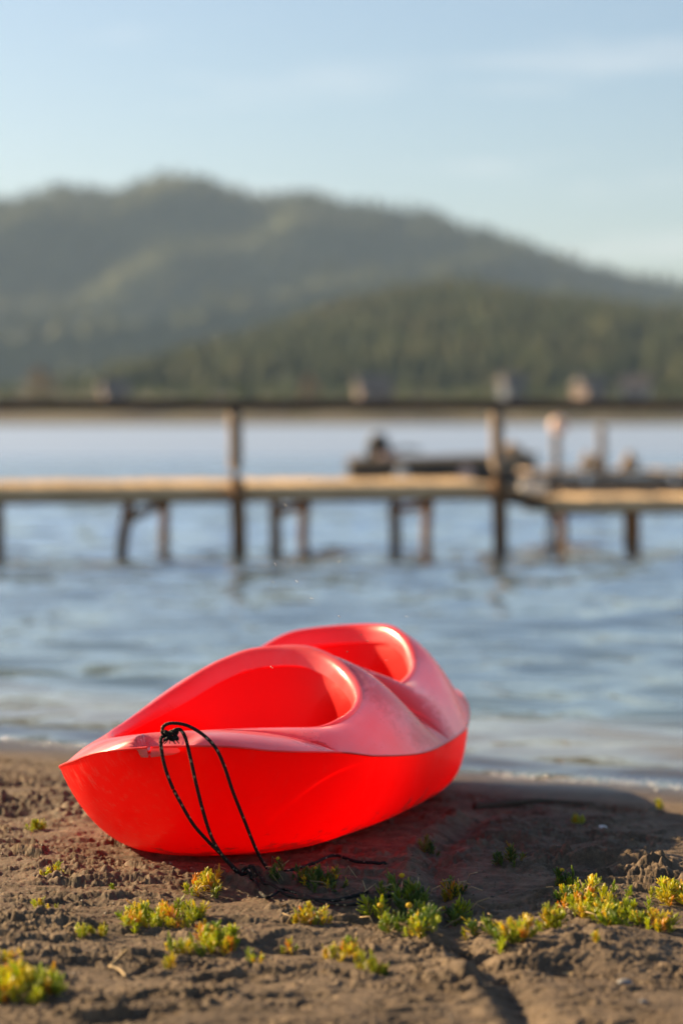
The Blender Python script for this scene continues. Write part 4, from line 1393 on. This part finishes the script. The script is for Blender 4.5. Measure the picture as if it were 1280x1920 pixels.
def plant(x, y, wpx, dep, n, label, mix, size=1.0, flowers=0, group='low succulent plants in the sand', name='succulent_plant', dry=0):
    """A clump whose foot is centred on photo pixel (x, y), wpx wide and dep metres deep."""
    c = gp(x, y)
    t = empty(name, c); tag(t, label, 'plant', group)
    half = wpx / FPX * c.y / 2
    size = size * 0.98; n = int(n * 1.5); flowers = (flowers + 1) // 2
    rg = random.Random(int(x * 7 + y))
    for i in range(n):
        a = rg.uniform(0, 6.283); r_ = math.sqrt(rg.random())
        lx, ly = math.cos(a) * r_ * half, math.sin(a) * r_ * dep / 2
        z = beach_at(c.x + lx, c.y + ly) - c.z
        key = rg.choice(mix)
        o = bpy.data.objects.new('shoot', rg.choice(SHOOTS[key])); COL.objects.link(o); o.parent = t
        o.location = (lx, ly, z - 0.003)
        tilt = 0.15 + 0.55 * r_
        o.rotation_euler = (rg.uniform(-.3, .3) - math.sin(a) * tilt * 0.5, rg.uniform(-.3, .3) + math.cos(a) * tilt * 0.6, rg.uniform(0, 6.28))
        sc = size * rg.uniform(0.65, 1.25) * (1.12 - 0.35 * r_)
        o.scale = (sc, sc, sc)
    for i in range(flowers):
        lx, ly = rg.uniform(-half, half) * 0.85, rg.uniform(-dep, dep) * 0.4
        z = beach_at(c.x + lx, c.y + ly) - c.z
        o = bpy.data.objects.new('flower_stalk', STALK); COL.objects.link(o); o.parent = t
        s3 = size * rg.uniform(0.6, 0.95)
        o.location = (lx, ly, z); o.rotation_euler = (rg.uniform(-.4, .4), rg.uniform(-.4, .4), rg.uniform(0, 6)); o.scale = (s3, s3, s3)
        f = bpy.data.objects.new('flower', BUTTON); COL.objects.link(f); f.parent = o
    for i in range(dry):
        lx, ly = rg.uniform(-half, half), rg.uniform(-dep, dep) * 0.5
        z = beach_at(c.x + lx, c.y + ly) - c.z
        a = rg.uniform(0, 6.28); L = rg.uniform(0.02, 0.05)
        link('dry_stem', tube_mesh('dry_stem', [(0, 0, 0), (math.cos(a) * L * 0.4, math.sin(a) * L * 0.4, rg.uniform(0.008, 0.03)), (math.cos(a) * L, math.sin(a) * L, rg.uniform(0.002, 0.03))], 0.0011, 5), DRY_M, t, loc=(lx, ly, z))
    return t


G, Y, D = 'green', 'gold', 'deep'
plant(1132, 1712, 185, 0.36, 66, 'large lit green and golden clump at the right edge of the shadow', [G, G, Y], 0.98, 9, dry=12)
plant(1262, 1690, 90, 0.16, 20, 'golden clump with button flowers cut by the right edge of the photo', [Y, Y, G], 1.05, 5, dry=2)
plant(748, 1712, 115, 0.36, 36, 'tall shaded clump with yellow buttons left of the drag mark', [D, D, G], 1.25, 6, dry=22)
plant(785, 1765, 50, 0.06, 9, 'deep green shoots at the front of the shaded clump by the drag mark', [D, G], 1.0, 1, dry=8)
plant(856, 1730, 60, 0.12, 9, 'dark green shoots just right of the drag mark in the shadow', [D, G], 1.0, 1, dry=3)
plant(848, 1678, 50, 0.06, 10, 'dry reddish clump behind the drag mark in the shadow', [D, Y], 0.9, 0, dry=14)
plant(900, 1750, 90, 0.08, 8, 'row of green shoots in the shadow right of the drag mark', [D, G], 0.9, 0, dry=3)
plant(968, 1775, 40, 0.04, 9, 'golden upright shoots at the sunny tip of the shadow', [Y, Y, G], 1.15, 1)
plant(937, 1780, 20, 0.03, 3, 'pair of green shoots left of the golden upright ones', [G, D], 1.15, 1)
plant(1070, 1700, 60, 0.06, 10, 'loose shoots at the upper left of the large lit clump', [G, D, Y], 0.9, 1, dry=6)
plant(1058, 1658, 40, 0.04, 7, 'small green plant among the dark clods above the large clump', [G, D], 0.95, 1)
plant(1028, 1748, 40, 0.04, 8, 'golden shoots at the left foot of the large lit clump', [Y, G], 1.1, 2)
plant(955, 1620, 50, 0.05, 8, 'small dark plant in the middle of the kayak shadow', [D], 0.8, 0)
plant(806, 1602, 36, 0.06, 7, 'small dark plant beside the upper end of the drag mark', [D], 0.8, 0)
plant(1083, 1548, 20, 0.04, 4, 'tiny green sprout near the white pebble in the shadow', [G], 0.8, 0)
plant(1236, 1518, 16, 0.03, 3, 'tiny yellow green sprout on the sunny sand by the waterline', [G, Y], 0.9, 0)
plant(598, 1658, 100, 0.12, 24, 'shaded green clump with three buttons behind the trailing rope', [D, D, G], 0.85, 3, dry=4)
plant(520, 1660, 36, 0.04, 4, 'wispy flowering stalks where the rope meets the sand', [D], 0.8, 3, dry=7)
plant(383, 1670, 72, 0.14, 18, 'reddish golden clump in front of the kayak keel', [Y, Y, G], 0.85, 0, dry=6)
plant(262, 1733, 70, 0.19, 28, 'bright yellow green clump, the left half of the pair in front of the bow', [G, G, Y], 1.0, 1)
plant(340, 1732, 100, 0.14, 28, 'golden green clump, the right half of the pair in front of the bow', [G, Y], 0.9, 0)
plant(405, 1772, 95, 0.14, 28, 'bright green clump nearest the camera side of the pair before the bow', [G, G, Y], 0.9, 1)
plant(330, 1783, 50, 0.04, 9, 'low golden shoots left of the bright green clump', [Y, G], 0.75, 0)
plant(42, 1868, 140, 0.20, 46, 'large blurred yellow green clump in the lower left corner', [G, G, Y], 1.1, 2)
plant(14, 1795, 60, 0.05, 10, 'reddish dry patch above the lower left clump', [Y], 0.7, 0, dry=10)
plant(582, 1728, 66, 0.06, 15, 'reddish golden clump below the trailing rope', [Y, Y, G], 0.85, 0, dry=10)
plant(640, 1795, 66, 0.12, 15, 'golden clump with green tips in the lower middle', [Y, G], 0.9, 0, dry=6)
plant(692, 1825, 56, 0.04, 9, 'small yellow green sprouts right of the lower middle clump', [G, Y], 0.8, 0)
plant(163, 1757, 58, 0.04, 9, 'small golden sprouts in the sand on the left', [Y, G], 0.7, 0, dry=3)
plant(112, 1634, 70, 0.04, 8, 'row of tiny green sprouts left of the kayak shadow', [G], 0.6, 0)
plant(66, 1555, 36, 0.06, 9, 'small golden clump at the hollow on the far left', [Y, G], 0.8, 0)
plant(90, 1706, 50, 0.03, 6, 'pair of tiny sprouts on the bare sand at the left', [G, Y], 0.65, 0)
plant(216, 1678, 12, 0.02, 2, 'single tiny green sprout between the kayak and the left clumps', [G], 0.75, 0)
plant(318, 1812, 20, 0.03, 3, 'single golden sprout below the bright clumps', [Y], 0.8, 0)
plant(478, 1808, 20, 0.03, 3, 'single small sprout right of the bright green clump', [Y, G], 0.7, 0)
plant(540, 1783, 24, 0.03, 4, 'golden sprout left of the lower middle clump', [Y, G], 0.75, 0)
plant(1118, 1772, 12, 0.02, 2, 'tiny lone sprout in front of the large lit clump', [G], 0.6, 0)
plant(1240, 1745, 50, 0.05, 8, 'low yellow green shoots right of the large lit clump', [G, Y], 0.9, 1)

# ------------------------------------------------------------------ sticks, stones and leaves on the sand
def ground_obj(name, me, mat, x, y, label, cat, rot=(0, 0, 0), up=0.0, group=None):
    o = link(name, me, mat, None, loc=gp(x, y, up), rot=rot)
    return tag(o, label, cat, group)


def pebble_mesh(r, seed, flat=0.6):
    rg = random.Random(seed)
    bm = bmesh.new()
    bmesh.ops.create_icosphere(bm, subdivisions=2, radius=r)
    for v in bm.verts:
        v.co *= 1 + rg.uniform(-0.10, 0.10); v.co.z *= flat; v.co.x *= 1.25
    me = bpy.data.meshes.new('pebble'); bm.to_mesh(me); bm.free()
    me.polygons.foreach_set('use_smooth', [True] * len(me.polygons))
    return me


STONE_W = noisy_mat('white_stone', [(0.3, (0.55, 0.55, 0.54)), (0.7, (0.75, 0.74, 0.72))], scale=60, rough=0.5)
STONE_G = noisy_mat('grey_stone', [(0.3, (0.13, 0.13, 0.135)), (0.7, (0.26, 0.25, 0.24))], scale=60, rough=0.6)
a, b_ = gp(888, 1517, 0.008), gp(1112, 1517, 0.006)
m_ = gp(1000, 1514, 0.012)
stick = link('stick', tube_mesh('stick', [p - a for p in catmull([a, a.lerp(m_, .5), m_, m_.lerp(b_, .5) + Vector((0, 0.01, 0)), b_], 6)], 0.010, 8, taper=lambda q: 1 - 0.65 * q, wobble=0.2), BARK, loc=a)
tag(stick, 'long thin dark stick lying in the shadow near the waterline', 'stick')
a, b_ = gp(206, 1822, 0.008), gp(240, 1785, 0.028)
tw = empty('twig', a); tag(tw, 'short pale straw twig sticking up from the sand at lower left', 'twig')
L_ = (gp(240, 1818) - gp(206, 1818)).length
link('stem', tube_mesh('stem', catmull([(0, 0, 0), (L_ * 0.5, 0.01, 0.016), (L_, 0.0, 0.034)], 5), 0.0038, 8, taper=lambda q: 1 - 0.45 * q), DRY_M, tw)
link('side_stem', tube_mesh('side_stem', catmull([(0.0, 0, 0.002), (L_ * 0.6, -0.02, 0.0), (L_ * 1.05, -0.055, -0.004)], 5), 0.0028, 7), DRY_M, tw)
a = gp(795, 1665, 0.004)
tw2 = link('dry_stalk', tube_mesh('dry_stalk', catmull([(0, 0, -0.004), (0.004, 0.0, 0.02), (0.001, 0, 0.045)], 4), 0.0014, 6), STALK_M, loc=gp(724, 1665))
tag(tw2, 'thin upright reddish dry stalk in the shadow behind the rope end', 'stalk')
ground_obj('pebble', pebble_mesh(0.010, 1), STONE_W, 1128, 1552, 'small white pebble in the shadow near its right edge', 'pebble', up=0.004)
ground_obj('pebble', pebble_mesh(0.011, 2), STONE_G, 1170, 1842, 'grey pebble on the lower right sand', 'pebble', up=0.002)
ground_obj('pebble', pebble_mesh(0.006, 3), STONE_W, 360, 1706, 'tiny pale pebble between the bright clumps and the kayak', 'pebble', up=0.003)
ground_obj('pebble', pebble_mesh(0.008, 4), STONE_G, 1222, 1608, 'dark pebble at the right edge of the kayak shadow', 'pebble', up=0.003)
ground_obj('pebble', pebble_mesh(0.007, 5), STONE_W, 1232, 1483, 'wet pale pebble at the waterline on the right', 'pebble', up=0.003)
ground_obj('pebble', pebble_mesh(0.006, 6), STONE_G, 1205, 1880, 'small dark pebble near the lower right corner', 'pebble', up=0.002)


GRIT = noisy_mat('sand_grit', [(0.3, (0.04, 0.032, 0.026)), (0.55, (0.16, 0.12, 0.085)), (0.75, (0.48, 0.42, 0.34))], scale=9, detail=2, rough=0.7, stretch=(40, 40, 40))
rg2 = np.random.default_rng(77)
gd = 1 / rg2.uniform(1 / 7.0, 1 / 3.7, 2600); gu = rg2.uniform(-0.16, 0.16, 2600)
gxx, gyy = gu * gd, gd; gzz = beach_z(gxx, gyy)
V, F = [], []
for x, y, z in zip(gxx, gyy, gzz):
    r_ = 0.0012 + 0.0032 * rg2.random() ** 3; b0 = len(V)
    for dx, dy, dz in ((1, 0, 0), (0.2, 1, 0), (-1, 0.2, 0), (0, -0.9, 0), (0, 0, .7), (0, 0, -.7)):
        V.append((x + r_ * dx * rg2.uniform(.7, 1.3), y + r_ * dy * rg2.uniform(.7, 1.3), z + r_ * 0.3 + r_ * dz))
    for a_, c_ in ((0, 1), (1, 2), (2, 3), (3, 0)): F += [(b0 + a_, b0 + c_, b0 + 4), (b0 + c_, b0 + a_, b0 + 5)]
tag(link('grit', mesh_of('grit', V, F, False), GRIT), 'coarse grit scattered over the sand', 'grit', kind='stuff')


def leaf_mesh(L, w, curl):
    V, F = [], []
    for i in range(7):
        f = i / 6; ww = w * math.sin(math.pi * min(0.98, f * 0.94 + 0.04)) ** 0.8
        for s in (-1, 0, 1): V.append((L * (f - .5), s * ww, curl * (f - 0.5) ** 2 * 4 + abs(s) * ww * 0.35))
    for i in range(6):
        for k in range(2): F.append((i * 3 + k, i * 3 + k + 1, i * 3 + 4 + k, i * 3 + 3 + k))
    me = mesh_of('dry_leaf', V, F)
    return me


ground_obj('dry_leaf', leaf_mesh(0.022, 0.006, 0.004), DRY_M, 1062, 1819, 'curled tan dry leaf on the lower right sand', 'leaf', rot=(0.2, 0.1, 0.5), up=0.006)
ground_obj('dry_leaf', leaf_mesh(0.020, 0.005, 0.004), DRY_M, 532, 1700, 'small tan dry leaf below the trailing rope', 'leaf', rot=(0.2, 0.2, 2.1), up=0.005)
ground_obj('dry_leaf', leaf_mesh(0.018, 0.005, 0.005), STALK_M, 925, 1800, 'small reddish dry leaf by the tip of the shadow', 'leaf', rot=(0.1, 0.3, 1.1), up=0.005)

# ------------------------------------------------------------------ midges in the air
WING = noisy_mat('midge_wing', [(0.3, (0.75, 0.72, 0.66)), (0.7, (0.85, 0.82, 0.76))], scale=100, rough=0.4, transl=0.5)
BODY = noisy_mat('midge_body', [(0.3, (0.05, 0.04, 0.03)), (0.7, (0.12, 0.10, 0.07))], scale=100, rough=0.6)
bme = lathe_mesh('body', [(0.0002, -0.002), (0.0006, -0.0012), (0.0008, 0.0004), (0.0006, 0.0016), (0.0002, 0.002)], 8); bme.materials.append(BODY)
wme = mesh_of('wing', [(0, 0, 0), (0.0010, 0.0012, 0.0002), (0.0009, 0.0030, 0.0004), (0, 0.0036, 0.0004), (-0.0006, 0.0024, 0.0003)], [(0, 1, 2, 3, 4)]); wme.materials.append(WING)
for (x, y, d) in ((557, 758, 5.3), (535, 947, 5.0), (568, 958, 5.2), (636, 1053, 5.1), (584, 1122, 5.3), (516, 1058, 5.2), (556, 1090, 5.4), (580, 899, 5.3), (512, 1092, 5.0),
                  (677, 1190, 5.5), (689, 1202, 5.4), (724, 1238, 5.6), (651, 1222, 5.3), (509, 1251, 5.0), (750, 1190, 5.6), (636, 1156, 5.4), (762, 1156, 5.7), (221, 969, 5.2)):
    t = empty('midge', px(x, y, d), (random.uniform(-1, 1), random.uniform(-1, 1), random.uniform(0, 6)))
    tag(t, 'tiny pale midge hovering in the air around the red kayak', 'insect', 'midges in the air')
    link('body', bme, None, t)
    link('wing', wme, None, t); o = link('wing', wme, None, t); o.rotation_euler = (0, 0, math.pi)

# ------------------------------------------------------------------ haze over the lake and hills
hz, hn_, hl_, hout = new_mat('air_haze')
pv = N(hn_, 'ShaderNodeVolumePrincipled', {'Color': (0.49, 0.69, 1.0, 1), 'Density': 0.000098, 'Anisotropy': 0.1})
hl_.new(pv.outputs[0], hout.inputs['Volume'])
hbm = box_bm(7400, 3700, 290)
hbm.transform(Matrix.Translation((0, 1700, 290 / 2 - 8.5)))
haze = bm_obj('haze', hbm, hz)
tag(haze, 'thin bluish haze over the lake', kind='stuff')
